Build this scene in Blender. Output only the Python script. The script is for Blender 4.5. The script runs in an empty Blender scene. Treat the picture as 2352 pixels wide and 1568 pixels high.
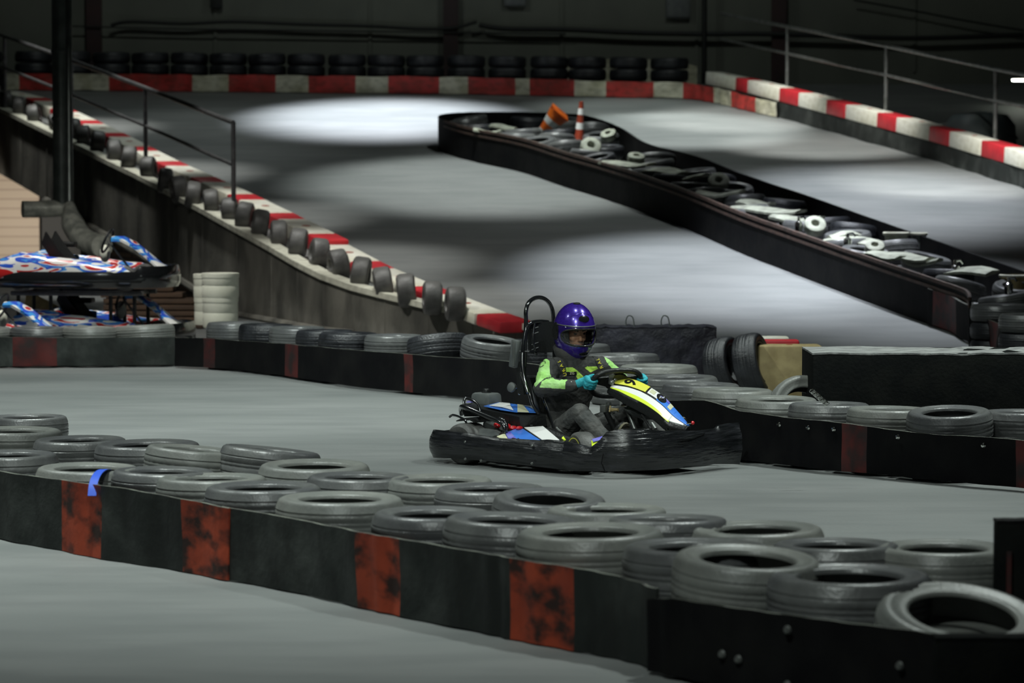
import bpy, bmesh, math, random
from mathutils import Vector, Matrix, noise
random.seed(11)
C = bpy.context.scene.collection
PI = math.pi
def R_(a): return math.radians(a)

# ------------------------------------------------------------------ camera
F = 6800.0
CAM = Vector((0, 0, 2.0))
PITCH = math.atan(394 / F)
FW = Vector((0, math.cos(PITCH), -math.sin(PITCH)))
UP = Vector((0, math.sin(PITCH), math.cos(PITCH)))
cd = bpy.data.cameras.new('camera'); cam = bpy.data.objects.new('camera', cd); C.objects.link(cam)
cam.location = CAM; cam.rotation_euler = (PI / 2 - PITCH, 0, 0)
cd.lens = F / 2352 * 36; cd.sensor_width = 36; cd.clip_end = 300
cd.dof.use_dof = True; cd.dof.focus_distance = 19.8; cd.dof.aperture_fstop = 3.2
bpy.context.scene.camera = cam

def ray(x, y): return FW + Vector((1, 0, 0)) * ((x - 1176) / F) - UP * ((y - 784) / F)
SL, Y0 = 0.13, 31.75
def rz(Y):                      # height of the sloping upper track at depth Y
    if Y < 30.5: return 0.0
    if Y < 33.0: return SL * (Y - 30.5) ** 2 / 5.0
    return SL * (Y - Y0)
def G(x, y, h=0.0):
    d = ray(x, y); t = (h - 2.0) / d.z; return CAM + d * t
def P(x, y, Y):
    d = ray(x, y); return CAM + d * (Y / d.y)
def RP(x, y, h=0.0):
    d = ray(x, y); a, b = 15.0, 75.0
    f = lambda t: 2 + d.z * t - rz(d.y * t) - h
    for _ in range(50):
        m = (a + b) / 2
        if f(m) > 0: a = m
        else: b = m
    return CAM + d * a
KTH = R_(42); KF = Vector((math.cos(KTH), -math.sin(KTH), 0)); KL = Vector((math.sin(KTH), math.cos(KTH), 0))
KO = Vector((0.463, 20.06, 0.0))
def kp(x, y, yl):               # point of the kart's own frame (forward, left, up) lying in the plane left = yl
    d = ray(x, y); t = (KL.dot(KO) + yl) / KL.dot(d); p = CAM + d * t
    return Vector((KF.dot(p - KO), yl, p.z))

# ------------------------------------------------------------------ mesh builder
class MB:
    def __init__(s): s.v = []; s.f = []; s.m = []
    def add(s, vs, fs, m=0):
        o = len(s.v); s.v += [Vector(v) for v in vs]
        for f in fs: s.f.append([i + o for i in f]); s.m.append(m)
    def box(s, c, size, rot=None, m=0, bev=0.0, taper=1.0):
        bm = bmesh.new(); bmesh.ops.create_cube(bm, size=1)
        for v in bm.verts:
            k = taper if v.co.z > 0 else 1.0
            v.co = Vector((v.co.x * size[0] * k, v.co.y * size[1] * k, v.co.z * size[2]))
        if bev: bmesh.ops.bevel(bm, geom=bm.edges[:], offset=bev, segments=2, affect='EDGES', profile=0.5)
        if rot is not None: bmesh.ops.transform(bm, matrix=rot.to_4x4(), verts=bm.verts)
        bm.verts.ensure_lookup_table(); bm.verts.index_update()
        s.add([v.co + Vector(c) for v in bm.verts], [[v.index for v in f.verts] for f in bm.faces], m); bm.free(); return s
    def tube(s, pts, r, seg=10, closed=False, m=0, cap=True):
        pts = [Vector(p) for p in pts]; n = len(pts)
        rs = r if isinstance(r, (list, tuple)) else [r] * n
        o = len(s.v); prev = None
        for i, p in enumerate(pts):
            if closed: t = pts[(i + 1) % n] - pts[i - 1]
            else: t = pts[min(i + 1, n - 1)] - pts[max(i - 1, 0)]
            if t.length < 1e-9: t = Vector((0, 0, 1))
            t.normalize()
            if prev is None:
                a = Vector((0, 0, 1)) if abs(t.z) < .9 else Vector((1, 0, 0)); u = t.cross(a).normalized()
            else:
                u = prev - t * prev.dot(t)
                u = u.normalized() if u.length > 1e-6 else t.orthogonal().normalized()
            prev = u; w = t.cross(u)
            for k in range(seg):
                an = 2 * PI * k / seg; s.v.append(p + (u * math.cos(an) + w * math.sin(an)) * rs[i])
        L = n if closed else n - 1
        for i in range(L):
            for k in range(seg):
                a, b = o + i * seg + k, o + i * seg + (k + 1) % seg
                j = (i + 1) % n; c, d = o + j * seg + (k + 1) % seg, o + j * seg + k
                s.f.append([a, b, c, d]); s.m.append(m)
        if cap and not closed:
            s.f.append([o + k for k in range(seg)][::-1]); s.m.append(m)
            s.f.append([o + (n - 1) * seg + k for k in range(seg)]); s.m.append(m)
        return s
    def lathe(s, prof, seg=32, M=None, m=0, closed=False, caps=False, mod=None):
        o = len(s.v); n = len(prof); M = M or Matrix()
        for k in range(seg):
            an = 2 * PI * k / seg
            for j, (r, z) in enumerate(prof):
                rr = r + (mod(j, k) if mod else 0)
                s.v.append((M @ Vector((rr * math.cos(an), rr * math.sin(an), z))))
        for k in range(seg):
            k2 = (k + 1) % seg
            for j in range(n if closed else n - 1):
                j2 = (j + 1) % n
                s.f.append([o + k * n + j, o + k2 * n + j, o + k2 * n + j2, o + k * n + j2]); s.m.append(m)
        if caps:
            s.f.append([o + k * n for k in range(seg)][::-1]); s.m.append(m)
            s.f.append([o + k * n + n - 1 for k in range(seg)]); s.m.append(m)
        return s
    def grid(s, rows, m=0, closed=False):
        o = len(s.v); n = len(rows[0])
        for r in rows: s.v += [Vector(p) for p in r]
        for i in range(len(rows) - 1):
            for j in range(n if closed else n - 1):
                j2 = (j + 1) % n
                s.f.append([o + i * n + j, o + i * n + j2, o + (i + 1) * n + j2, o + (i + 1) * n + j])
                s.m.append(m(i, j) if callable(m) else m)
        return s
    def loft(s, rings, m=0):
        o = len(s.v); n = len(rings[0]); s.grid(rings, m, closed=True)
        s.f.append([o + k for k in range(n)][::-1]); s.m.append(m if not callable(m) else m(0, 0))
        s.f.append([o + (len(rings) - 1) * n + k for k in range(n)]); s.m.append(m if not callable(m) else m(len(rings) - 2, 0))
        return s
    def ball(s, c, r, seg=16, m=0, rot=None):
        rx, ry, rz_ = r if isinstance(r, (tuple, list)) else (r, r, r); rings = []
        for i in range(seg // 2 + 1):
            th = PI * i / (seg // 2); rr = max(math.sin(th), .02)
            ring = []
            for k in range(seg):
                p = Vector((rx * rr * math.cos(2 * PI * k / seg), ry * rr * math.sin(2 * PI * k / seg), -rz_ * math.cos(th)))
                if rot is not None: p = rot @ p
                ring.append(Vector(c) + p)
            rings.append(ring)
        return s.loft(rings, m)
    def limb(s, pts, rs, seg=14):
        s.tube(pts, rs, seg)
        for p, r in zip(pts, rs): s.ball(p, r, 12)
        return s
    def build(s, name, mats, parent=None, loc=None, smooth=True, angle=38):
        me = bpy.data.meshes.new(name); off = Vector(loc) if loc is not None else Vector((0, 0, 0))
        me.from_pydata([tuple(v - off) for v in s.v], [], s.f)
        if not isinstance(mats, (list, tuple)): mats = [mats]
        for mt in mats: me.materials.append(mt)
        me.polygons.foreach_set('material_index', [min(x, len(mats) - 1) for x in s.m])
        bm = bmesh.new(); bm.from_mesh(me); bmesh.ops.recalc_face_normals(bm, faces=bm.faces); bm.to_mesh(me); bm.free()
        if smooth:
            me.polygons.foreach_set('use_smooth', [True] * len(me.polygons)); me.set_sharp_from_angle(angle=R_(angle))
        me.update()
        o = bpy.data.objects.new(name, me); C.objects.link(o); o.location = off
        if parent: o.parent = parent
        return o
def tag(o, label=None, cat=None, group=None, kind=None):
    if label: o['label'] = label
    if cat: o['category'] = cat
    if group: o['group'] = group
    if kind: o['kind'] = kind
    return o
def empty(name, loc=(0, 0, 0), rz_=0, label=None, cat=None, group=None):
    o = bpy.data.objects.new(name, None); C.objects.link(o); o.location = loc; o.rotation_euler = (0, 0, rz_)
    o.empty_display_size = .2
    return tag(o, label, cat, group)
def copy_tree(o, parent=None):
    c = o.copy(); C.objects.link(c)
    if parent: c.parent = parent
    for ch in [x for x in bpy.data.objects if x.parent == o and x is not c]: copy_tree(ch, c)
    return c
def baked(o):
    bpy.context.view_layer.update()
    dg = bpy.context.evaluated_depsgraph_get(); me = bpy.data.meshes.new_from_object(o.evaluated_get(dg))
    o.modifiers.clear(); o.data = me; return o
def cr(pts, n=8, closed=False):          # Catmull-Rom through points
    pts = [Vector(p) for p in pts]; out = []; N = len(pts)
    for i in range(N if closed else N - 1):
        if closed: a, b, c, d = pts[i - 1], pts[i], pts[(i + 1) % N], pts[(i + 2) % N]
        else: a, b, c, d = pts[max(i - 1, 0)], pts[i], pts[i + 1], pts[min(i + 2, N - 1)]
        for k in range(n):
            t = k / n; out.append(.5 * ((2 * b) + (c - a) * t + (2 * a - 5 * b + 4 * c - d) * t * t + (3 * b - a - 3 * c + d) * t ** 3))
    if not closed: out.append(pts[-1])
    return out
def interp(xs, ys, x):
    if x <= xs[0]: return ys[0]
    for i in range(len(xs) - 1):
        if x <= xs[i + 1]: return ys[i] + (ys[i + 1] - ys[i]) * (x - xs[i]) / (xs[i + 1] - xs[i])
    return ys[-1]
ORD = ['first', 'second', 'third', 'fourth', 'fifth', 'sixth', 'seventh', 'eighth', 'ninth', 'tenth', 'eleventh', 'twelfth', 'thirteenth',
       'fourteenth', 'fifteenth', 'sixteenth', 'seventeenth', 'eighteenth', 'nineteenth', 'twentieth', 'twenty-first', 'twenty-second', 'twenty-third',
       'twenty-fourth', 'twenty-fifth', 'twenty-sixth', 'twenty-seventh', 'twenty-eighth', 'twenty-ninth', 'thirtieth', 'thirty-first', 'thirty-second', 'thirty-third', 'thirty-fourth', 'thirty-fifth', 'thirty-sixth', 'thirty-seventh', 'thirty-eighth', 'thirty-ninth', 'fortieth']

# ------------------------------------------------------------------ materials
def mat(name, col, rough=.6, metal=0.0, col2=None, scale=4.0, stretch=(1, 1, 1), bump=0.0, bscale=30.0, lo=.4, hi=.65, spec=.5, coat=0.0, detail=6.0, emit=None):
    m = bpy.data.materials.new(name); m.use_nodes = True; nt = m.node_tree; b = nt.nodes['Principled BSDF']
    b.inputs['Base Color'].default_value = (*col, 1); b.inputs['Roughness'].default_value = rough; b.inputs['Metallic'].default_value = metal
    b.inputs['Specular IOR Level'].default_value = spec; b.inputs['Coat Weight'].default_value = coat; b.inputs['Coat Roughness'].default_value = .08
    tc = nt.nodes.new('ShaderNodeTexCoord'); mp = nt.nodes.new('ShaderNodeMapping'); mp.inputs['Scale'].default_value = stretch
    nt.links.new(tc.outputs['Object'], mp.inputs[0])
    if col2:
        n = nt.nodes.new('ShaderNodeTexNoise'); n.inputs['Scale'].default_value = scale; n.inputs['Detail'].default_value = detail
        nt.links.new(mp.outputs[0], n.inputs[0])
        cr_ = nt.nodes.new('ShaderNodeValToRGB'); cr_.color_ramp.elements[0].position = lo; cr_.color_ramp.elements[1].position = hi
        cr_.color_ramp.elements[0].color = (*col, 1); cr_.color_ramp.elements[1].color = (*col2, 1)
        nt.links.new(n.outputs[0], cr_.inputs[0]); nt.links.new(cr_.outputs[0], b.inputs['Base Color'])
    if bump:
        n2 = nt.nodes.new('ShaderNodeTexNoise'); n2.inputs['Scale'].default_value = bscale; n2.inputs['Detail'].default_value = 5
        nt.links.new(mp.outputs[0], n2.inputs[0]); bp = nt.nodes.new('ShaderNodeBump'); bp.inputs['Strength'].default_value = bump; bp.inputs['Distance'].default_value = .02
        nt.links.new(n2.outputs[0], bp.inputs['Height']); nt.links.new(bp.outputs[0], b.inputs['Normal'])
    if emit: b.inputs['Emission Color'].default_value = (*emit[0], 1); b.inputs['Emission Strength'].default_value = emit[1]
    return m
def stack_noise(m, scale, stretch, amount, dark=(0, 0, 0)):     # mixes a second wear pattern over the base colour
    nt = m.node_tree; b = nt.nodes['Principled BSDF']; src = b.inputs['Base Color'].links
    n = nt.nodes.new('ShaderNodeTexNoise'); n.inputs['Scale'].default_value = scale; n.inputs['Detail'].default_value = 8
    mp = nt.nodes.new('ShaderNodeMapping'); mp.inputs['Scale'].default_value = stretch
    tc = nt.nodes.new('ShaderNodeTexCoord'); nt.links.new(tc.outputs['Object'], mp.inputs[0]); nt.links.new(mp.outputs[0], n.inputs[0])
    mr = nt.nodes.new('ShaderNodeMapRange'); mr.inputs[1].default_value = .45; mr.inputs[2].default_value = .62; mr.inputs[4].default_value = amount
    nt.links.new(n.outputs[0], mr.inputs[0])
    mx = nt.nodes.new('ShaderNodeMix'); mx.data_type = 'RGBA'; nt.links.new(mr.outputs[0], mx.inputs[0])
    if src: nt.links.new(src[0].from_socket, mx.inputs[6])
    else: mx.inputs[6].default_value = b.inputs['Base Color'].default_value
    mx.inputs[7].default_value = (*dark, 1); nt.links.new(mx.outputs[2], b.inputs['Base Color']); return m

M = {}
M['asphalt'] = stack_noise(mat('asphalt', (.155, .165, .162), .62, col2=(.215, .222, .218), scale=.9, stretch=(.5, 1, 1), bump=.25, bscale=60, spec=.4, lo=.3, hi=.75), 3.5, (.3, 1.0, 1), .28, (.10, .108, .11))
M['tyre'] = stack_noise(mat('tyre_rubber', (.085, .088, .092), .34, col2=(.14, .145, .14), scale=2.5, bump=.12, bscale=70, spec=.6, lo=.35, hi=.7), 6, (1, 1, 1), .3, (.05, .05, .052))
M['tyre2'] = stack_noise(mat('tyre_rubber_dusty', (.15, .158, .148), .40, col2=(.22, .225, .205), scale=2.5, bump=.12, bscale=70, spec=.55, lo=.35, hi=.7), 6, (1, 1, 1), .3, (.09, .09, .09))
M['tyre3'] = mat('tyre_rubber_black', (.012, .013, .016), .42, col2=(.03, .032, .037), scale=6, bump=.3, bscale=60, spec=.5)
M['belt'] = stack_noise(mat('black_rubber_belt', (.018, .022, .020), .6, col2=(.065, .072, .066), scale=2.6, bump=.3, bscale=14, lo=.45, hi=.75, spec=.35), 7, (1, 1, .4), .6, (.012, .013, .012))
M['beltdark'] = mat('clean_black_belt', (.003, .003, .004), .7, col2=(.008, .008, .008), scale=3, bump=.2, bscale=10, spec=.15)
M['edge'] = mat('worn_belt_edge', (.16, .17, .14), .7, col2=(.05, .05, .045), scale=9)
M['red'] = stack_noise(mat('worn_red_paint', (.42, .068, .03), .6, col2=(.26, .042, .022), scale=4, bump=.2, bscale=16, spec=.3), 5.5, (1, 1, 1.6), .95, (.02, .018, .016))
M['darkred'] = stack_noise(mat('dirty_dark_red_paint', (.10, .012, .010), .6, col2=(.05, .01, .01), scale=4), 6, (1, 1, 1), .8, (.012, .012, .012))
M['bred'] = stack_noise(mat('red_paint', (.50, .045, .04), .5, col2=(.35, .04, .03), scale=3, bump=.2, bscale=8), 7, (1, 1, 2), .5, (.10, .03, .02))
M['bwhite'] = stack_noise(mat('dirty_white_paint', (.62, .60, .48), .6, col2=(.45, .43, .30), scale=3, bump=.2, bscale=8), 5, (1, 1, 2), .5, (.20, .19, .13))
M['pwhite'] = stack_noise(mat('white_plastic', (.80, .79, .70), .5, col2=(.62, .60, .47), scale=2.5, lo=.45, hi=.8), 6, (1, 1, 2), .3, (.42, .38, .26))
M['pred'] = mat('red_plastic', (.60, .03, .04), .45, col2=(.42, .02, .03), scale=4)
M['ply'] = stack_noise(mat('yellowed_plastic', (.44, .35, .17), .6, col2=(.30, .23, .10), scale=5), 9, (1, 1, 1), .3, (.18, .13, .06))
M['foam'] = mat('black_foam', (.004, .005, .005), .85, col2=(.008, .009, .008), scale=6, bump=.2, bscale=40, spec=.12)
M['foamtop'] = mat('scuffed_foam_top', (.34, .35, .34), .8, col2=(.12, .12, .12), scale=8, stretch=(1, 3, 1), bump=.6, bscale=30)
M['wrap'] = mat('blue_black_wrap', (.010, .010, .016), .45, col2=(.028, .028, .042), scale=5, bump=.8, bscale=12, spec=.5)
M['concrete'] = stack_noise(mat('stained_concrete', (.10, .098, .083), .85, col2=(.17, .165, .14), scale=1.6, stretch=(1, 1, .7), bump=.3, bscale=20), 1.5, (1, 1, .55), .75, (.03, .03, .026))
M['coping'] = stack_noise(mat('pale_concrete_coping', (.46, .46, .38), .8, col2=(.60, .60, .50), scale=2.5, bump=.2, bscale=18), 8, (1, 1, 1), .4, (.22, .21, .17))
M['brick'] = mat('brown_brick', (.10, .06, .035), .85)
M['beige'] = mat('beige_metal_cladding', (.46, .37, .28), .6)
M['wall'] = stack_noise(mat('olive_grey_panel', (.115, .122, .10), .75, col2=(.14, .148, .12), scale=.5, bump=.1, bscale=6), 1.3, (1, 1, .4), .3, (.08, .085, .07))
M['column'] = mat('dark_red_steel', (.035, .012, .012), .6, col2=(.02, .009, .009), scale=2)
M['cable'] = mat('black_cable', (.006, .007, .006), .6)
M['steel'] = mat('grey_steel', (.26, .27, .26), .4, metal=.7, col2=(.16, .17, .16), scale=8)
M['railsteel'] = mat('dark_steel_rail', (.10, .10, .105), .4, metal=.6, col2=(.16, .16, .16), scale=8)
M['duct'] = mat('dull_green_grey_duct', (.10, .12, .11), .35, metal=.7, col2=(.16, .18, .17), scale=5, bump=.1, bscale=10)
M['ductfoil'] = mat('foil_duct', (.62, .64, .56), .35, metal=.2, col2=(.32, .34, .30), scale=9, bump=.4, bscale=14)
M['whitebarrel'] = mat('white_barrel_plastic', (.66, .68, .58), .55, col2=(.58, .60, .50), scale=3)
M['black'] = mat('black_plastic', (.012, .013, .013), .4, bump=.2, bscale=50)
M['blackmet'] = mat('gloss_black_tube', (.01, .011, .012), .16, spec=.8, coat=.5)
M['grey'] = mat('mid_grey_plastic', (.09, .10, .10), .5, col2=(.13, .14, .135), scale=9)
M['tape'] = mat('black_tape_wrap', (.006, .007, .008), .26, col2=(.020, .021, .025), scale=9, stretch=(.5, .5, 4), bump=.55, bscale=13, spec=.7, lo=.45, hi=.75)
M['chrome'] = mat('chrome', (.75, .76, .72), .12, metal=1.0)
M['orange'] = mat('orange_cone_plastic', (1.0, .20, .02), .45, col2=(.70, .11, .02), scale=6)
M['dorange'] = mat('dull_orange_cone_plastic', (.36, .05, .02), .5, col2=(.22, .035, .015), scale=6)
M['white'] = mat('clean_white', (.80, .80, .78), .45)
M['palejunk'] = mat('pale_dusty_rubber', (.34, .36, .29), .7, col2=(.20, .21, .17), scale=7, bump=.4, bscale=25)
M['tan'] = mat('brown_strip', (.085, .05, .038), .7, col2=(.045, .03, .024), scale=10, bump=.4, bscale=40)
M['blue'] = mat('bright_blue_sticker', (.05, .20, .72), .3, col2=(.06, .24, .80), scale=8, coat=.3)
M['purpleblue'] = mat('violet_blue_sticker', (.14, .12, .60), .3, col2=(.3, .3, .75), scale=14, coat=.3)
M['lime'] = mat('lime_sticker', (.72, .90, .06), .35, coat=.3)
M['yellow'] = mat('yellow_plate', (.80, .78, .07), .4, col2=(.72, .72, .10), scale=10)
M['cream'] = mat('cream_sticker', (.62, .62, .42), .4)
M['redgloss'] = mat('gloss_red', (.55, .015, .02), .2, coat=.5)
M['helmet'] = mat('purple_metallic_shell', (.045, .018, .30), .25, metal=.35, col2=(.06, .024, .37), scale=60, coat=1.0, spec=.7)
M['skin'] = mat('skin', (.52, .27, .17), .5, col2=(.58, .32, .21), scale=12)
M['eye'] = mat('dark_eye', (.012, .008, .006), .25)
M['suit'] = mat('charcoal_suit_fabric', (.030, .031, .030), .8, col2=(.052, .052, .048), scale=12, bump=.7, bscale=16)
M['suitgreen'] = mat('light_green_suit_fabric', (.36, .72, .18), .75, col2=(.46, .78, .30), scale=12, bump=.6, bscale=14)
M['suitlime'] = mat('lime_suit_fabric', (.45, .74, .09), .75, bump=.5, bscale=18)
M['trousers'] = mat('grey_trouser_fabric', (.052, .055, .053), .85, col2=(.09, .09, .085), scale=10, bump=1.0, bscale=12)
M['glove'] = mat('teal_glove_fabric', (.02, .35, .43), .75, col2=(.05, .48, .55), scale=22, bump=.4, bscale=60)
M['sole'] = mat('tan_shoe_sole', (.17, .16, .10), .8, col2=(.11, .10, .07), scale=12)
M['textyellow'] = mat('yellow_lettering', (.75, .68, .04), .6)
M['slick'] = mat('kart_slick_rubber', (.06, .06, .058), .5, col2=(.10, .10, .095), scale=9, bump=.2, bscale=60)
M['lens'] = mat('lamp_lens', (.9, .9, .8), .3, emit=((.95, 1, .85), 14))
M['timber'] = mat('brown_timber', (.085, .048, .026), .8, col2=(.045, .028, .018), scale=5, stretch=(.5, 1, 4), bump=.2)
M['drum'] = mat('dull_blue_grey_drum', (.10, .13, .14), .5, col2=(.16, .19, .18), scale=3)
M['strap'] = mat('blue_strap', (.02, .09, .60), .6)
def glass():
    m = bpy.data.materials.new('tinted_visor'); m.use_nodes = True; nt = m.node_tree; nt.nodes.clear()
    o = nt.nodes.new('ShaderNodeOutputMaterial'); g = nt.nodes.new('ShaderNodeBsdfGlossy'); t = nt.nodes.new('ShaderNodeBsdfTransparent'); x = nt.nodes.new('ShaderNodeMixShader')
    g.inputs['Roughness'].default_value = .05; t.inputs['Color'].default_value = (.93, .93, .91, 1); x.inputs[0].default_value = .06
    nt.links.new(t.outputs[0], x.inputs[1]); nt.links.new(g.outputs[0], x.inputs[2]); nt.links.new(x.outputs[0], o.inputs[0]); return m
M['visor'] = glass()
# brick courses and cladding ribs, procedurally
def brickify(m, sc, c1, c2, cm, rh, bw, axis_swap=True):
    nt = m.node_tree; b = nt.nodes['Principled BSDF']; tc = nt.nodes.new('ShaderNodeTexCoord'); mp = nt.nodes.new('ShaderNodeMapping')
    mp.inputs['Rotation'].default_value = (PI / 2, 0, 0); br = nt.nodes.new('ShaderNodeTexBrick'); br.inputs['Scale'].default_value = sc
    br.inputs['Color1'].default_value = (*c1, 1); br.inputs['Color2'].default_value = (*c2, 1); br.inputs['Mortar'].default_value = (*cm, 1)
    br.inputs['Row Height'].default_value = rh; br.inputs['Brick Width'].default_value = bw; br.inputs['Mortar Size'].default_value = .02
    nt.links.new(tc.outputs['Object'], mp.inputs[0]); nt.links.new(mp.outputs[0], br.inputs[0]); nt.links.new(br.outputs[0], b.inputs['Base Color'])
brickify(M['brick'], 1.0, (.12, .075, .045), (.085, .05, .032), (.035, .022, .018), .10, .5)
brickify(M['beige'], 1.0, (.47, .38, .29), (.46, .37, .28), (.36, .28, .21), .18, 9.0)
def livery():
    m = mat('kart_livery', (.7, .7, .7), .3, coat=.4); nt = m.node_tree; b = nt.nodes['Principled BSDF']
    tc = nt.nodes.new('ShaderNodeTexCoord'); mp = nt.nodes.new('ShaderNodeMapping'); mp.inputs['Scale'].default_value = (.9, 1.0, 3.2); mp.inputs['Rotation'].default_value = (0, .6, .3)
    n = nt.nodes.new('ShaderNodeTexNoise'); n.inputs['Scale'].default_value = 3.0; n.inputs['Detail'].default_value = 1.5; n.inputs['Distortion'].default_value = 1.2
    r = nt.nodes.new('ShaderNodeValToRGB'); r.color_ramp.interpolation = 'CONSTANT'; e = r.color_ramp.elements
    e[0].position = 0; e[0].color = (.50, .02, .02, 1); e[1].position = .36; e[1].color = (.75, .76, .74, 1)
    for p, c in ((.44, (.03, .09, .55, 1)), (.52, (.06, .30, .70, 1)), (.60, (.75, .76, .74, 1))): k = e.new(p); k.color = c
    nt.links.new(tc.outputs['Object'], mp.inputs[0]); nt.links.new(mp.outputs[0], n.inputs[0]); nt.links.new(n.outputs[0], r.inputs[0]); nt.links.new(r.outputs[0], b.inputs['Base Color']); return m
M['livery'] = livery()

# ------------------------------------------------------------------ setting: floors, walls
def struct(o): o['kind'] = 'structure'; return o
COP = [(-160, 175), (-80, 210), (0, 240), (60, 268), (120, 297), (180, 328), (330, 398), (480, 476), (560, 520), (640, 563), (700, 598), (760, 628), (830, 653), (900, 671), (1000, 695), (1100, 715), (1200, 734)]
cop = [RP(x, y, .10) for x, y in COP]
cop.append(Vector((cop[-1].x + .5, cop[-1].y - .9, rz(cop[-1].y - .9) + .10)))
def wallx(Y):                                # x of the retaining wall at depth Y
    ys = [p.y for p in cop][::-1]; xs = [p.x for p in cop][::-1]; return interp(ys, xs, Y)
mb = MB(); mb.grid([[(-40, 2, 0), (40, 2, 0)], [(-40, 30.5, 0), (40, 30.5, 0)], [(-40, 66, 0), (40, 66, 0)]])
mb2 = MB(); mb2.grid([[(-40, 2, 0), (30, 2, 0)], [(-40, 31.0, 0), (30, 31.0, 0)]])
mb2.grid([[(-40, 31.0, 0), (wallx(31.5) + .3, 31.0, 0)], [(-40, 66, 0), (wallx(60), 66, 0)]])
struct(mb2.build('floor', M['asphalt'], smooth=False))
rows = []
ys = [30.5 + .25 * i for i in range(11)] + [33.5 + i * 1.0 for i in range(28)]
for Y in ys:
    x0 = wallx(Y); rows.append([(x0 + (30 - x0) * k / 6, Y, rz(Y) + .004) for k in range(7)])
struct(MB().grid(rows).build('floor_ramp', M['asphalt'])); bpy.data.objects['floor_ramp']['label'] = 'sloping grey asphalt track climbing away to the back wall'

# retaining wall: beam 1.2 m deep with coping, recessed brick below
nrm = []
for i, p in enumerate(cop):
    t = cop[min(i + 1, len(cop) - 1)] - cop[max(i - 1, 0)]; t.z = 0; t.normalize(); nrm.append(Vector((t.y, -t.x, 0)))    # towards the camera / left
def off(i, d):
    n = nrm[i]; n = n if n.y < 0 or n.x < 0 else -n
    return Vector((cop[i].x, cop[i].y, 0)) + (n if n.x < 0 else -n) * d
mb = MB(); rows = []
for i, p in enumerate(cop):
    a, b = off(i, .10), off(i, -.12); rows.append([(a.x, a.y, max(p.z - 1.25, -.01)), (a.x, a.y, p.z - .07), (b.x, b.y, p.z - .07), (b.x, b.y, max(p.z - 1.25, -.01))])
mb.loft(rows); 
for i in range(2, len(cop) - 1):      # vertical joints standing slightly proud
    for k in range(1):
        q = cop[i]; a = off(i, .08); h = min(1.18, q.z - .1)
        if h > .2: mb.box((a.x, a.y, q.z - .07 - h / 2), (.05, .05, h), bev=.008)
struct(mb.build('wall_ramp', M['concrete'], angle=25)); bpy.data.objects['wall_ramp']['label'] = 'stained concrete side wall of the ramp'
mb = MB(); rows = []
for i, p in enumerate(cop):
    a, b = off(i, .15), off(i, -.05); rows.append([(a.x, a.y, p.z - .07), (a.x, a.y, p.z), (b.x, b.y, p.z), (b.x, b.y, p.z - .07)])
mb.loft(rows); struct(mb.build('trim_1', M['coping'], angle=25)); bpy.data.objects['trim_1']['label'] = 'pale concrete coping along the top of the ramp wall'
mb = MB(); rows = []
for i, p in enumerate(cop):
    if i < 5: continue
    if p.z - 1.2 < .02: break
    a = off(i, -.02); rows.append([(a.x, a.y, 0), (a.x, a.y, p.z - 1.2)])
if len(rows) > 1: struct(mb.grid(rows).build('wall_brick', M['brick'], smooth=False)); bpy.data.objects['wall_brick']['label'] = 'brown brick wall under the ramp beam'
# lower ledge stripe on the wall
mb = MB(); pts = []
for i, p in enumerate(cop):
    if 3 < i < 13: a = off(i, .13); pts.append((a.x, a.y, max(p.z - 1.22, .03)))
mb.tube(pts, .05, 6); struct(mb.build('trim_2', M['concrete'])); bpy.data.objects['trim_2']['label'] = 'concrete lip under the ramp beam'
# beige far wall under the ramp and black sheet painted in for the unlit gap
b0 = P(-260, 500, 57); b1 = P(90, 500, 57)
mb = MB(); mb.box(((b0.x + b1.x) / 2, 57.1, 1.3), (b1.x - b0.x, .2, 2.6)); struct(mb.build('wall_left', M['beige'], smooth=False)); bpy.data.objects['wall_left']['label'] = 'beige ribbed wall under the ramp'
mb = MB(); mb.box((b1.x + 1.6, 57.3, 1.25), (3.2, .2, 2.5)); struct(mb.build('wall_dark_gap', M['cable'], smooth=False)); bpy.data.objects['wall_dark_gap']['label'] = 'black sheet standing for the unlit opening under the ramp'
# back wall, panels and columns
YB = 61.0
mb = MB(); mb.box((4, YB + .15, 6), (60, .3, 12))
for px in (0, 495, 850, 1290, 1600, 2100):
    x = P(px, 60, YB - .01).x; mb.box((x, YB - .015, 7.6), (.06, .05, 7.2))
struct(mb.build('wall_back', M['wall'], smooth=False))
for px in (215, 1035, 1790):
    x = P(px, 60, YB - .2).x
    mb = MB(); mb.box((x, YB - .20, 6), (.30, .03, 12)); mb.box((x, YB - .04, 6), (.30, .03, 12)); mb.box((x, YB - .12, 6), (.04, .16, 12))
    tag(struct(mb.build('column', M['column'], smooth=False)), 'dark red steel column on the back wall' + {215: ' behind the duct', 1035: ' left of centre', 1790: ' behind the right railing'}[px])
mb = MB(); mb.box((4, 31, 12.1), (70, 64, .2)); struct(mb.build('ceiling', M['cable'], smooth=False))

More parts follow.
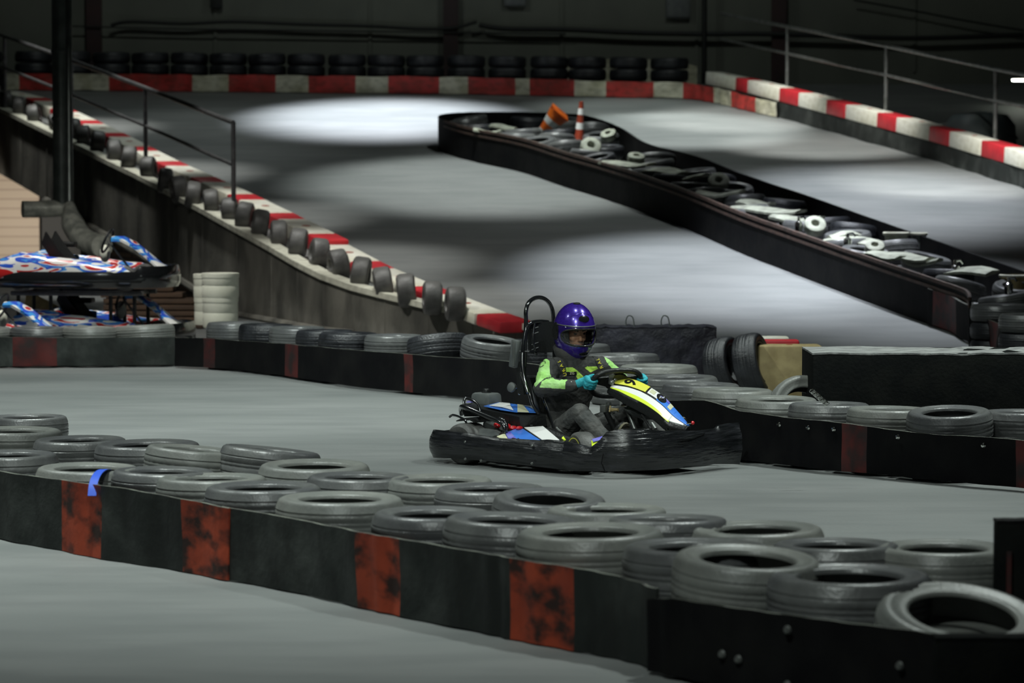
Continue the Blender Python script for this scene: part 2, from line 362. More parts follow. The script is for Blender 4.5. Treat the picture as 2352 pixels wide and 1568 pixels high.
# cables on the back wall
def cable(lbl, pts, r, Y=YB - .27):
    q = [P(x, y, Y) for x, y in pts]; mb = MB(); mb.tube(cr(q, 6), r, 8)
    return tag(mb.build('wall_cable', M['cable'], loc=q[0]), lbl, 'cable', 'cables along the back wall')
cable('upper wavy black cable bundle on the back wall, left stretch', [(255, 58), (300, 50), (420, 54), (540, 50), (700, 56), (850, 60), (960, 66), (1040, 64), (1095, 50)], .035)
cable('upper wavy black cable bundle on the back wall, right stretch', [(1100, 57), (1160, 66), (1300, 68), (1450, 75), (1600, 78), (1750, 78), (1900, 82), (2100, 88), (2352, 80)], .05)
cable('thin straight black cable under the wavy bundle', [(165, 60), (400, 66), (700, 70), (1000, 74), (1300, 78)], .016)
cable('thin black cable crossing the dark upper right corner', [(1960, 0), (2100, 25), (2220, 48), (2352, 70)], .02)
def wallbox(lbl, x0, y0, x1, y1, m, nm='wall_box', cat='box'):
    a, b = P(x0, y0, YB - .1), P(x1, y1, YB - .1); c = (a + b) / 2
    r = empty(nm, (c.x, YB, b.z), 0, lbl, cat)
    MB().box((0, -.08, (a.z - b.z) / 2), (b.x - a.x, .15, a.z - b.z), bev=.01).build('box_body', m, r)
    MB().box((0, -.17, (a.z - b.z) / 2), ((b.x - a.x) * .9, .03, (a.z - b.z) * .92), bev=.006).build('lid', m, r)
wallbox('small dark box high on the back wall', 483, -22, 510, 20, M['cable'])
wallbox('small pale notice on the back wall', 1158, -20, 1208, 14, M['grey'], 'notice', 'notice')
wallbox('grey electrical cabinet on the back wall right of centre', 1530, -30, 1585, 42, M['grey'], 'electrical_cabinet', 'cabinet')
mb = MB(); a = P(1618, 0, YB - .3); mb.tube([(a.x, a.y, 12), (a.x, a.y, rz(a.y))], .055, 10); mb.tube([(a.x, a.y - .02, 6.2), (a.x + 1.3, a.y - .02, 5.9)], .03, 8)
tag(mb.build('drain_pipe', M['cable'], loc=(a.x, a.y, rz(a.y))), 'thin dark vertical pipe on the back wall beside the grey cabinet', 'pipe')

# ------------------------------------------------------------------ tyres
TP = [(.200, .168), (.203, .182), (.214, .188), (.225, .184), (.24, .188), (.262, .193), (.268, .196), (.285, .195), (.30, .188), (.308, .178), (.314, .164), (.318, .150), (.3145, .147), (.3145, .143), (.320, .139), (.3205, .115),
      (.317, .112), (.317, .108), (.321, .104)]
TP = TP + [(r, .2 - z) for r, z in TP[::-1]] + [(.215, .022), (.285, .03), (.306, .1), (.285, .17), (.215, .172)]
def tyre_mesh(name, m, tread=.006, seg=96):
    mb = MB()
    def mod(j, k):
        if j in (9, 10, 27, 28) and k % 2: return -tread
        if j in (14, 15, 18, 19, 22, 23) and k % 3 == 0: return -tread * .5
        return 0
    mb.lathe(TP, seg, closed=True, mod=mod); me = mb.build(name, m, angle=50); d = me.data; bpy.data.objects.remove(me); return d
TM = [tyre_mesh('tyre', M['tyre']), tyre_mesh('tyre_dusty', M['tyre2'], .005), tyre_mesh('tyre_worn', M['tyre'], .002), tyre_mesh('tyre_black', M['tyre3'], .006)]
def tyre(loc, D, label, group=None, kind=0, tilt=(0, 0), wz=1.0, rot=None):
    o = bpy.data.objects.new('tyre', TM[kind]); C.objects.link(o); s = D / .64; o.scale = (s, s, wz); o.location = loc
    o.rotation_euler = rot if rot else (tilt[0], tilt[1], random.uniform(0, 6.28)); return tag(o, label, 'tyre', group)
def relax(L, it=300):
    for _ in range(it):
        for i in range(len(L)):
            for j in range(i + 1, len(L)):
                dx, dy = L[j][0] - L[i][0], L[j][1] - L[i][1]; d = math.hypot(dx, dy) or 1e-3; need = (L[i][2] + L[j][2]) / 2 * 1.0
                if d < need:
                    k = (need - d) / 2 / d * .6
                    L[i][0] -= dx * k; L[i][1] -= dy * k; L[j][0] += dx * k; L[j][1] += dy * k
    return L
def settle(L, belts=(), it=400, tight=.95, anchor=.03, fixed=()):
    org = [(a[0], a[1]) for a in L]; bl = []
    for b in belts:
        w = cr([G(x, y, 0) for x, y in b], 6); bl.append(w)
    for i_ in range(len(L)):
        for j_ in range(len(L)):
            if i_ != j_:
                d = math.hypot(L[i_][0] - L[j_][0], L[i_][1] - L[j_][1]); need = (L[i_][2] + L[j_][2]) / 2
                if d < need * tight: L[i_][2] = max(.56, L[i_][2] - (need * tight - d) * .5)
    for n_ in range(it):
        for i_ in range(len(L)):
            for j_ in range(i_ + 1, len(L)):
                dx, dy = L[j_][0] - L[i_][0], L[j_][1] - L[i_][1]; d = math.hypot(dx, dy) or 1e-3; need = (L[i_][2] + L[j_][2]) / 2 * tight
                if d < need:
                    k = (need - d) / 2 / d * .6
                    L[i_][0] -= dx * k; L[i_][1] -= dy * k; L[j_][0] += dx * k; L[j_][1] += dy * k
            if n_ < it - 30: L[i_][0] += (org[i_][0] - L[i_][0]) * anchor; L[i_][1] += (org[i_][1] - L[i_][1]) * anchor * .7
            for fx_, fy_, fd_ in fixed:
                dx, dy = L[i_][0] - fx_, L[i_][1] - fy_; d = math.hypot(dx, dy) or 1e-3; need = (L[i_][2] + fd_) / 2
                if d < need: L[i_][0] += dx / d * (need - d); L[i_][1] += dy / d * (need - d)
            for w in bl:
                for k in range(len(w) - 1):
                    a, b = w[k], w[k + 1]; t = b - a; q_ = Vector((L[i_][0], L[i_][1], 0)); u = (q_ - a).dot(t) / t.length_squared
                    if -.4 < u < 1.4 or (k == 0 and -4 < u < 0) or (k == len(w) - 2 and 1 < u < 4):
                        nn = Vector((-t.y, t.x, 0)).normalized(); nn = nn if nn.y > 0 else -nn
                        d = (q_ - a).dot(nn); need = L[i_][2] / 2 + .03
                        if d < need and d > -1.2: L[i_][0] += nn.x * (need - d); L[i_][1] += nn.y * (need - d)
    return L
def stacks(rows, H, where, group, kinds=(0,), levels=2, belts=(), blur=22, names=None, tight=.95, anchor=.03, fixed=(), cap=.64):
    """rows: (cx, cy, width px, tilt x, tilt y)"""
    L = []; Hs = H if isinstance(H, list) else [H] * len(rows)
    for r, h_ in zip(rows, Hs):
        p = G(r[0], r[1], h_); s = F / p.y; L.append([p.x, p.y, min(max((r[2] - blur) / s, .56), cap)])
    settle(L, belts, tight=tight, anchor=anchor, fixed=fixed)
    for i, (x, y, D) in enumerate(L):
        th = Hs[i] / levels
        r = rows[i]; tx, ty = (r[3], r[4]) if len(r) > 3 else (0, 0); k = kinds[i % len(kinds)]
        for l in range(levels):
            top = l == levels - 1; z = th * l + (D / 2 * (abs(tx) + abs(ty)) * .6 if top else 0)
            tilt = (tx + random.uniform(-.015, .015), ty + random.uniform(-.015, .015)) if top else (0, 0)
            jx, jy = (0, 0) if top else (random.uniform(-.02, .02), random.uniform(.0, .02))
            pos = 'top' if top else ('bottom' if l == 0 else 'middle'); ci = names[i] if names else (ORD[i], where)
            tyre((x + jx, y + jy, z + .002), D, f'{"dusty grey" if k == 1 else "black"} tyre, {pos} of {ci[0]} stack from left, {ci[1]}', group, k, tilt, th / .2)
    return L

front = [(20, 1040, 250), (165, 1078, 270), (360, 1078, 270), (480, 1092, 285), (605, 1114, 295), (755, 1143, 322), (925, 1183, 312), (1100, 1203, 345, .03, -.03), (1310, 1222, 372), (1520, 1268, 380), (1690, 1312, 385, .04, -.05), (1970, 1336, 420)]
back = [(35, 985, 240), (185, 1006, 240), (340, 1016, 268), (445, 1036, 250, .02, .10), (610, 1040, 265, .08, -.08), (722, 1064, 282), (850, 1092, 265), (985, 1096, 270), (1128, 1117, 285), (1262, 1145, 290, .03, -.06), (1392, 1164, 310), (1545, 1195, 320, .04, .04), (1730, 1208, 350), (1925, 1246, 330), (2165, 1252, 345)]
NBELT = [[(-90, 1218), (0, 1240), (120, 1262), (235, 1285), (380, 1308), (522, 1336), (700, 1368), (830, 1400), (920, 1418), (1100, 1455), (1180, 1472), (1320, 1498), (1430, 1518), (1500, 1545), (1560, 1566), (1700, 1590), (1850, 1614), (2000, 1640), (2152, 1668)]]
stacks(front + back, [.41, .41, .41, .41, .42, .43, .44, .45, .46, .46, .46, .45] + [.41] * len(back), '', 'tyres of the foreground barrier', (0, 1, 2, 1, 0, 1, 2), 2, NBELT,
       names=[(ORD[k], 'front row of foreground barrier') for k in range(len(front))] + [(ORD[k], 'rear row of foreground barrier') for k in range(len(back))], tight=.80, anchor=.12, cap=.68, fixed=[(1.654, 10.95, .42)])
p = P(2203, 1440, 10.95)
tyre((p.x, 10.98, .20), .64, 'pale worn tyre leaning towards the camera at the lower right picture edge', None, 1, rot=(.26, -.03, .4), wz=.85)
tyre((p.x + .02, 11.08, .004), .60, 'black tyre beneath the pale leaning tyre at the lower right picture edge', None, 0, wz=.9)
tyre((G(50, 962, .2).x, G(50, 962, .2).y + .3, .0), .58, 'black tyre lying lowest behind the left end of the foreground barrier', None, 0)
tyre((G(20, 1020, .2).x - .25, G(20, 1020, .2).y + .35, .0), .58, 'black tyre half cut by the left picture edge between the two foreground rows', None, 0)

# ------------------------------------------------------------------ belts
def belt(name, label, pts, z0, z1, segs, mats, ramp=False, thick=.018, wob=.012, bulge=.012, cat='barrier', group=None, n=10, tops=None, bolts=None, boltm=None, seed=0, edge=True, nv=5):
    """pts: (px,py) ground pixels; segs: list of (x0,x1,material index)"""
    W = []; X = []
    pw = [(RP(x, y, 0) if ramp else G(x, y, 0)) for x, y in pts]
    q = cr(pw, n); ln = len(pw) - 1
    for i, p_ in enumerate(q):
        u = i / n; k = min(int(u), ln - 1); X.append(pts[k][0] + (pts[k + 1][0] - pts[k][0]) * (u - k)); W.append(p_)
    rows = []; rws = []
    for i, p_ in enumerate(W):
        t = W[min(i + 1, len(W) - 1)] - W[max(i - 1, 0)]; t.z = 0; t.normalize(); nn = Vector((t.y, -t.x, 0))
        if nn.dot(Vector((p_.x, p_.y, 0))) > 0: nn = -nn
        b = rz(p_.y) if ramp else 0
        zt = z1 if tops is None else interp([a for a, _ in tops], [h for _, h in tops], X[i])
        zt += wob * noise.noise(Vector((p_.x * 1.7 + seed, p_.y * 1.7, 0))); zb = z0 + wob * .7 * abs(noise.noise(Vector((p_.x * 2.3, seed + 5, p_.y))))
        fr = []; bk = []
        for k in range(nv):
            f = k / (nv - 1); o = bulge * (noise.noise(Vector((p_.x * 2.2 + seed, p_.y * 2.2, f * 1.3))) + .5 * math.sin(i * .9) * (1 if bulge > .01 else 0))
            z = b + zb + (zt - zb) * f; a = Vector((p_.x, p_.y, 0)) + nn * o; fr.append((a.x, a.y, z)); a2 = a - nn * thick; bk.append((a2.x, a2.y, z))
        rows.append(fr + bk[::-1])
    def mi(i, j):
        if edge and j == nv - 1: return len(mats)
        xm = (X[i] + X[min(i + 1, len(X) - 1)]) / 2
        for a, b_, m_ in segs:
            if a <= xm <= b_: return m_
        return 0
    mb = MB(); mb.loft(rows, mi); o = mb.build(name, mats + [M['edge']], loc=(W[0].x, W[0].y, rz(W[0].y) if ramp else 0), angle=40)
    tag(o, label, cat, group)
    if bolts:
        for bx, hz in bolts:
            k = min(range(len(X)), key=lambda i_: abs(X[i_] - bx)); t = W[min(k + 1, len(W) - 1)] - W[max(k - 1, 0)]; t.z = 0; t.normalize(); nn = Vector((t.y, -t.x, 0))
            if nn.y > 0: nn = -nn
            c = Vector((W[k].x, W[k].y, (rz(W[k].y) if ramp else 0) + hz)) + nn * .012
            m2 = MB(); m2.lathe([(.002, .012), (.012, .010), (.018, .0)], 10, M=Matrix.Translation(c - o.location) @ nn.to_track_quat('Z', 'Y').to_matrix().to_4x4(), caps=True)
            m2.build('bolt', boltm or M['steel'], o)
    return o
# near barrier belts
belt('rubber_belt', 'long black belt with two dusty red painted patches, left part of the foreground barrier', [(-90, 1218), (0, 1240), (120, 1262), (235, 1285), (380, 1308), (522, 1336)], .004, .37,
     [(-90, 138, 0), (138, 235, 1), (235, 410, 0), (410, 518, 1)], [M['belt'], M['red']], tops=[(-90, .37), (250, .385), (520, .36)], seed=1, n=12)
belt('rubber_belt', 'black belt with two bright red patches, middle part of the foreground barrier', [(505, 1330), (700, 1368), (830, 1400), (920, 1418), (1100, 1455), (1180, 1472), (1320, 1498), (1430, 1518), (1500, 1540)], .004, .35,
     [(0, 815, 0), (815, 918, 1), (918, 1172, 0), (1172, 1318, 1), (1318, 1600, 0)], [M['belt'], M['red']], tops=[(515, .36), (900, .35), (1300, .355), (1490, .33)], seed=2, n=12)
belt('rubber_belt', 'black curling belt with pale bolts, right part of the foreground barrier', [(1486, 1548), (1560, 1566), (1700, 1590), (1850, 1614), (2000, 1640), (2152, 1668)], .01, .31,
     [], [M['beltdark']], tops=[(1486, .295), (1550, .32), (1800, .325), (2150, .33)], seed=3, n=12, bolts=[(1815, .27), (1668, .14), (1695, .13), (2068, .2), (1816, .06), (1930, .07)], boltm=M['steel'])
def block(name, label, px0, px1, ytop, Yf, depth, mats, z1=None, yaw=0.0, cat='barrier block', seg=18, rough=.004, zb=0.0):
    a, b = P(px0, ytop, Yf), P(px1, ytop, Yf); zt = z1 or a.z; w = b.x - a.x; r = empty(name, ((a.x + b.x) / 2, Yf + depth / 2, zb), yaw, label, cat)
    mb = MB(); mb.box((0, 0, (zt - zb) / 2), (w, depth, zt - zb), bev=.015)
    bm = mb; o = bm.build('foam_body', mats[0], r)
    rows = []
    for i in range(seg + 1):
        rows.append([(-w / 2 + w * i / seg, -depth / 2 + depth * k / 3 , zt - zb + .004 + rough * noise.noise(Vector((i * .7, k * 2.1, px0)))) for k in range(4)])
    m2 = MB(); m2.loft([ [*rw, *[(p_[0], p_[1], p_[2] - .012) for p_ in rw[::-1]]] for rw in rows]); m2.build('top_cover', mats[1], r); return r
block('foam_block', 'black block at the lower right corner in front of the leaning tyre', 2150, 2560, 1466, 10.45, .10, (M['foam'], M['foam']))
r = block('barrier_post', 'black upright board with a red edge at the right edge of the picture', 2290, 2520, 1197, 12.0, .10, (M['foam'], M['beltdark']))
MB().box((-.255 + .1, -.06, .3), (.02, .01, .3)).build('red_edge', M['darkred'], r)

# right barrier behind the kart
mid = [(1355, 778, 180, .25, 0), (1432, 812, 190), (1512, 838, 205), (1560, 864, 205), (1610, 880, 205), (1683, 893, 212), (1768, 915, 215), (1880, 936, 215), (2010, 941, 214), (2130, 950, 200, .02, -.08), (2270, 946, 225)]
stacks(mid, .43, 'barrier behind the kart', 'tyres of the barrier behind the kart', (1, 0, 1, 0, 0, 1), 2, [[(1440, 1030), (1560, 1045), (1700, 1062), (1800, 1074), (1900, 1086), (2000, 1095), (2100, 1106), (2230, 1118), (2420, 1134)]])
belt('rubber_belt', 'scuffed black belt with pale bolts behind the kart on the right', [(1440, 1030), (1560, 1045), (1700, 1062), (1800, 1074), (1900, 1086), (2000, 1095), (2100, 1106), (2230, 1118), (2420, 1134)], .02, .33,
     [(1935, 1995, 1), (2325, 2400, 1)], [M['beltdark'], M['darkred']], tops=[(1440, .36), (1480, .37), (1620, .40), (1700, .35), (1900, .34), (2150, .315), (2300, .32)], seed=4, n=12,
     bolts=[(1790, .29), (1855, .29), (1918, .295), (2065, .28), (2255, .27)], boltm=M['chrome'])
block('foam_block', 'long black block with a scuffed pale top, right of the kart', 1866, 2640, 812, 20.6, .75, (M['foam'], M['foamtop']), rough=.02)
block('foam_block', 'black wrapped block with a creased end behind the driver', 1368, 1646, 752, 27.0, .45, (M['wrap'], M['wrap']), rough=.02, seg=24)
for i, (x, y, s_) in enumerate([(1661, 836, .5), (1722, 834, .54)]):
    p = P(x, y, 26.2 - i * .15)
    tyre((p.x - .08, p.y + .05, s_ / 2 + .0), s_, ('black wheel standing on edge against the creased black block', 'black wheel standing on edge beside the yellowed block')[i], None, 3, rot=(0, R_(78), R_(-30 + 10 * i)), wz=1.15)
# plastic kerb blocks between
a = P(1806, 870, 22.9)
def kerb_block(name, label, c, yaw, L, W, H, m, tilt=0, group=None, cat='barrier block', z=0):
    mb = MB(); mb.box((0, 0, H / 2), (L, W, H), bev=.025)
    o = mb.build(name, m, smooth=True); o.location = (c[0], c[1], z); o.rotation_euler = (0, tilt, yaw)
    if L > .5:
        MB().lathe([(.03, -.006), (.03, .002), (.018, .004), (.001, .004)], 12, M=Matrix.Translation((0, 0, H)), caps=False).build('cap', M['dorange'], o)
    return tag(o, label, cat, group)
kerb_block('plastic_barrier_block', 'yellowed plastic block between the standing wheel and the long black block', (P(1815, 860, 26).x, 26.1, 0), 0.0, .56, .28, .46, M['ply'])
kerb_block('plastic_barrier_block', 'white plastic lid block behind the yellowed block', (P(1775, 800, 26.5).x, 27.2, 0), -.05, .42, .28, .47, M['pwhite'])
kerb_block('plastic_barrier_block', 'thin red plastic block behind the yellowed block', (P(1782, 800, 26.5).x, 26.72, 0), -.05, .46, .18, .47, M['pred'])
p = P(1846, 900, 20.9); tyre((p.x - .02, 21.0, .26), .52, 'pale tyre with ribbed tread standing beside the long black block', None, 1, rot=(R_(72), 0, R_(12)), wz=.9)
mb = MB()
for i in range(9):
    p = P(1866 + i * 4, 898 + i * 3.6, 18.6); rr = []
    for k in range(12):
        an = 2 * PI * k / 12; rr.append((p.x + .017 * math.cos(an), p.y + .008 * math.sin(an * 2) * (i % 2), p.z + .011 * math.sin(an)))
    mb.tube(rr, .004, 6, closed=True)
tag(mb.build('chain', M['chrome'], loc=P(1866, 898, 18.6)), 'short bright chain hanging beside the long black block', 'chain')

# left barrier in the middle distance
l1 = [(-60, 768, 170), (60, 768, 170), (172, 768, 150), (315, 755, 165, .03, -.04)]
stacks(l1, .40, 'barrier before parked karts', 'tyres of the left barrier', (1, 0, 1, 1), 2, [[(-120, 846), (0, 846), (120, 845), (260, 844), (408, 842)]])
l2 = [(425, 748, 150), (500, 749, 150), (575, 755, 150), (675, 760, 150), (775, 764, 165), (905, 768, 160), (1010, 785, 160, .12, -.15), (1115, 785, 165, .10, .12), (1215, 782, 150), (1330, 790, 150)]
stacks(l2, .47, 'barrier left of the driver', 'tyres of the middle barrier', (0, 3, 0, 3, 3, 0, 3), 2, [[(402, 845), (520, 852), (640, 866), (800, 891), (900, 902), (1000, 912), (1120, 925), (1260, 945)]])
belt('rubber_belt', 'dark worn belt with a dull red left patch in front of the parked karts', [(-120, 846), (0, 846), (120, 845), (260, 844), (408, 842)], .02, .32, [(30, 128, 1)], [M['belt'], M['darkred']], seed=6, n=12, tops=[(0, .31), (408, .30)], bulge=.02)
belt('rubber_belt', 'black belt with faint dull red patches left of the driver', [(402, 845), (520, 852), (640, 866), (800, 891), (900, 902), (1000, 912), (1120, 925), (1260, 945)], .02, .33, [(475, 500, 1), (660, 680, 1), (930, 945, 1)], [M['beltdark'], M['darkred']], seed=7, n=10,
     tops=[(413, .31), (600, .32), (800, .36), (1000, .36), (1200, .38)])

# far back barrier: painted belt and stacked tyres
bk = [(15, 50, 2), (50, 168, 1), (168, 248, 2), (248, 443, 1), (443, 521, 2), (521, 636, 1), (636, 712, 2), (712, 820, 1), (820, 895, 2), (895, 1005, 1), (1005, 1075, 2), (1075, 1180, 1), (1180, 1215, 2), (1215, 1318, 1), (1318, 1395, 2), (1395, 1490, 1), (1490, 1565, 2), (1565, 1640, 1), (1640, 1682, 2), (1682, 1733, 1), (1733, 1780, 2)]
belt('painted_belt', 'red and white painted belt along the foot of the back wall', [(-120, 208), (0, 209), (200, 210), (400, 212), (600, 214), (800, 216), (1000, 218), (1200, 221), (1400, 225), (1560, 228), (1640, 238), (1710, 255), (1785, 272)],
     .02, .34, [(x0, x1, m_) for x0, x1, m_ in bk], [M['beltdark'], M['bred'], M['bwhite']], ramp=True, seed=9, n=24, bulge=.03, wob=.03, edge=False, tops=[(0, .35), (1100, .36), (1200, .34), (1500, .33), (1785, .28)])
xs = [-45, 70, 160, 250, 340, 430, 520, 610, 700, 795, 885, 975, 1070, 1165, 1262, 1350, 1445, 1540]
for i, x in enumerate(xs):
    p = RP(x, interp([0, 1560], [202, 220], x), 0); p.y += .42
    for l in range(3):
        if l == 0 and False: continue
        tyre((p.x, p.y, rz(p.y) + .0 + .235 * l), .76, f'black tyre, {("bottom","middle","top")[l]} of {ORD[i]} stack from left behind the painted belt', 'tyre stacks along the back wall', 3 if l else 3, (0, 0) if l < 2 else (random.uniform(-.03, .03), random.uniform(-.04, .04)), 1.16)
# pale pipe-like sheet behind the right stacks
q0, q1 = P(1270, 132, 60.4), P(1600, 150, 60.4)
rows = []
for i in range(13):
    f = i / 12; x = q0.x + (q1.x - q0.x) * f; h = .16 * math.sin(PI * f) ** .6
    rows.append([(x, 60.2, rz(60.2) - .0), (x, 60.2, q1.z - .03 + h), (x, 60.5, q1.z - .03 + h), (x, 60.5, rz(60.2))])
tag(MB().loft(rows).build('rolled_sheet', M['bwhite'], loc=rows[0][0]), 'pale yellowish sheet standing behind the tyres at the back wall', 'sheet')

# ------------------------------------------------------------------ left ramp edge: plastic kerb blocks and small tyres on edge
KB = [(0, 207), (65, 222), (140, 255), (215, 290), (285, 325), (355, 362), (445, 402), (550, 450), (640, 494), (745, 546), (860, 605), (1000, 662), (1110, 704), (1170, 724)]
kpth = [RP(x + 16, y + 2, .20) for x, y in KB]; kpth = [Vector((p_.x, p_.y, 0)) for p_ in kpth]; kq = cr(kpth, 40)
acc = [0]
for i in range(1, len(kq)): acc.append(acc[-1] + (kq[i] - kq[i - 1]).length)
def at_len(s_):
    for i in range(1, len(acc)):
        if acc[i] >= s_: f = (s_ - acc[i - 1]) / (acc[i] - acc[i - 1]); return kq[i - 1].lerp(kq[i], f)
    return kq[-1]
s_ = 0; n_w = n_r = 0; per = acc[-1] / 13.0
while s_ + .3 * per < acc[-1] + .01:
    for kind, ln_ in (('w', .70 * per), ('r', .30 * per)):
        if s_ + ln_ > acc[-1] + .02: break
        a, b = at_len(s_ + .015), at_len(s_ + ln_ - .015); c = (a + b) / 2; yaw = math.atan2(b.y - a.y, b.x - a.x); dz = rz(b.y) - rz(a.y); L = math.hypot((b - a).length, dz)
        hb = .20 if c.y > 38 else .14; mb = MB(); mb.box((0, 0, hb / 2), (L, .42, hb), bev=.03)
        if kind == 'w':
            idx = n_w; n_w += 1; lb = f'white plastic kerb block, {ORD[idx]} from the top along the ramp wall'
        else:
            idx = n_r; n_r += 1; lb = f'red plastic kerb block, {ORD[idx]} from the top along the ramp wall'
        o = mb.build('kerb_block', M['pwhite'] if kind == 'w' else M['pred']); zc = (rz(a.y) + rz(b.y)) / 2
        o.location = (c.x, c.y, zc + .005); o.rotation_euler = (0, -math.atan2(dz, (b - a).length), yaw); tag(o, lb, 'kerb block', 'plastic kerb blocks along the ramp wall')
        if kind == 'w' and L > .6:
            MB().lathe([(.06, -.004), (.06, .002), (.03, .004), (.001, .004)], 12, M=Matrix.Translation((0, 0, hb))).build('cap', M['dorange'], o)
        s_ += ln_
def kart_tyre_mesh():
    pr = [(.066, .015), (.072, .0), (.11, -.002), (.135, .012), (.142, .035), (.143, .125), (.135, .148), (.11, .162), (.072, .16), (.066, .145)]
    mb = MB(); mb.lathe(pr, 36, closed=True); o = mb.build('kt', M['slick']); d = o.data; bpy.data.objects.remove(o); return d
KT = kart_tyre_mesh()
EB = [(100, 265), (150, 285), (190, 303), (215, 315), (247, 331), (285, 352), (320, 370), (365, 390), (403, 418), (435, 436), (468, 452), (510, 467), (553, 486), (588, 503), (624, 520), (666, 541), (712, 565), (760, 588), (805, 609), (857, 632), (908, 651), (962, 669), (1022, 688), (1075, 702)]
for i, (x, y) in enumerate([(8, 222), (35, 234), (66, 248)] + EB):
    p = RP(x - 8, y + 2, .17); o = bpy.data.objects.new('small_tyre', KT); C.objects.link(o); k = 1.40 + .12 * noise.noise(Vector((i * 3.3, 0, 0)))
    o.location = (p.x, p.y, rz(p.y) + .143 * k); o.scale = (k, k, k * .95)
    t = at_len(min(acc[-1] - .3, max(.3, min(range(len(kq)), key=lambda q_: (kq[q_] - Vector((p.x, p.y, 0))).length) / len(kq) * acc[-1])))
    o.rotation_euler = (R_(90 + random.uniform(-10, 10)), 0, R_(-84 + random.uniform(-12, 12)))
    tag(o, f'small slick tyre on edge, {ORD[i]} from the top along the ramp wall', 'small tyre', 'small tyres standing along the ramp wall')

# railing on the ramp wall
def railing(label, name, posts, base_h, Hs, rr, m, mid=.52, ext=None):
    r0 = posts[0]; root = empty(name, r0, 0, label, 'railing')
    for p_ in posts: MB().tube([p_ - r0, p_ - r0 + Vector((0, 0, Hs))], rr, 10).build('post', m, root)
    path = ([ext[0]] if ext and ext[0] else []) + list(posts) + ([ext[1]] if ext and ext[1] else [])
    MB().tube([p_ - r0 + Vector((0, 0, Hs)) for p_ in path], rr, 10).build('top_rail', m, root)
    MB().tube([p_ - r0 + Vector((0, 0, Hs * mid)) for p_ in path], rr * .8, 10).build('middle_rail', m, root); return root
ps = [RP(x, y, .10) for x, y in ((-150, 180), (12, 248), (165, 318), (335, 400), (537, 502))]
railing('dark steel handrail with two rails along the top of the ramp wall', 'handrail', ps, .1, 1.33, .034, M['railsteel'], .56)
# right kerb: dark belt, plastic blocks, railing
gl = [(1618, 229), (1700, 247), (1784, 269), (1900, 301), (2029, 337), (2150, 371), (2250, 402), (2352, 434), (2470, 474)]
belt('rubber_belt', 'dirty black belt under the white and red blocks at the upper right', gl, .0, .29, [], [M['belt']], ramp=True, seed=12, n=8, edge=False, bulge=.03, thick=.05)
bw = [RP(x, y, 0) for x, y in gl]; bq = cr([Vector((p_.x, p_.y, 0)) for p_ in bw], 40)
def near_px(px):
    best = min(bq, key=lambda p_: abs(1176 + F * p_.x / p_.y - px)); return best
bx = [(1618, 1686, 'w'), (1686, 1715, 'r'), (1715, 1787, 'w'), (1787, 1830, 'r'), (1830, 1896, 'w'), (1896, 1938, 'r'), (1938, 2012, 'w'), (2012, 2056, 'r'), (2056, 2131, 'w'), (2131, 2177, 'r'), (2177, 2250, 'w'), (2250, 2302, 'r'), (2302, 2390, 'w'), (2390, 2440, 'r')]
nw = nr = 0
for x0, x1, kd in bx:
    a, b = near_px(x0 + .5), near_px(x1 - .5); c = (a + b) / 2; d = (b - a); dz = rz(b.y) - rz(a.y); yaw = math.atan2(d.y, d.x); L = math.hypot(d.length, dz)
    nn = Vector((-d.y, d.x, 0)).normalized(); nn = nn if nn.y > 0 else -nn; c = c + nn * .16
    mb = MB(); mb.box((0, 0, .125), (L - .005, .34, .25), bev=.02)
    if kd == 'w': lb = f'white plastic block, {ORD[nw]} from the left on the right hand barrier'; nw += 1
    else: lb = f'red plastic block, {ORD[nr]} from the left on the right hand barrier'; nr += 1
    o = mb.build('kerb_block', M['pwhite'] if kd == 'w' else M['pred']); o.location = (c.x, c.y, (rz(a.y) + rz(b.y)) / 2 + .30); o.rotation_euler = (0, -math.atan2(dz, d.length), yaw)
    tag(o, lb, 'barrier block', 'red and white blocks on the right hand barrier')
    if kd == 'w': MB().lathe([(.05, -.004), (.05, .002), (.025, .004), (.001, .004)], 12, M=Matrix.Translation((0, 0, .25))).build('cap', M['dorange'], o)
for i, px in enumerate((1700, 1815, 1845, 1890, 1955, 2090, 2130, 2190, 2230, 2275, 2320)):
    a = near_px(px); tyre((a.x + .5, a.y + .9 , rz(a.y + .9) + .18), .60, f'dark tyre heaped behind the right hand blocks, {ORD[i]} from the left', 'tyres behind the right hand blocks', 0 if i % 2 else 2, (random.uniform(-.2, .2), random.uniform(-.25, .25)))
    tyre((a.x + .5, a.y + .9 , rz(a.y + .9)), .62, f'lower dark tyre behind the right hand blocks, {ORD[i]} from the left', 'tyres behind the right hand blocks', 0)
def rrp(x, ytop, ybot):
    # post whose foot stands on the ramp behind the blocks
    p_ = RP(x, ybot + 38, .0); return p_
rp = [near_px(x) for x in (1640, 1808, 2035, 2287)]; rp = [P(x, 200, q_.y + .95) for x, q_ in zip((1655, 1808, 2035, 2287), rp)] + [P(2540, 440, 43.6)]
rp = [Vector((p_.x, p_.y, rz(p_.y) + .02)) for p_ in rp]
railing('pale steel railing with two rails behind the right hand blocks', 'handrail', rp[1:], .1, 1.60, .034, M['steel'], .69, ext=(rp[0], None))
p = P(2250, 300, 48.5); rt = empty('white_drum', (p.x, p.y, rz(p.y)), 0, 'dull bluish rounded drum behind the railing at the right edge', 'drum')
MB().lathe([(.01, 0), (.55, .02), (.60, .2), (.58, .55), (.45, .72), (.01, .78)], 28).build('drum_body', M['drum'], rt)
MB().lathe([(.60, .30), (.62, .32), (.62, .36), (.60, .38)], 28).build('rim_band', M['grey'], rt)
p = P(2342, 184, 56); rt = empty('wall_lamp', p, 0, 'small bright lamp in the dark at the right edge', 'lamp')
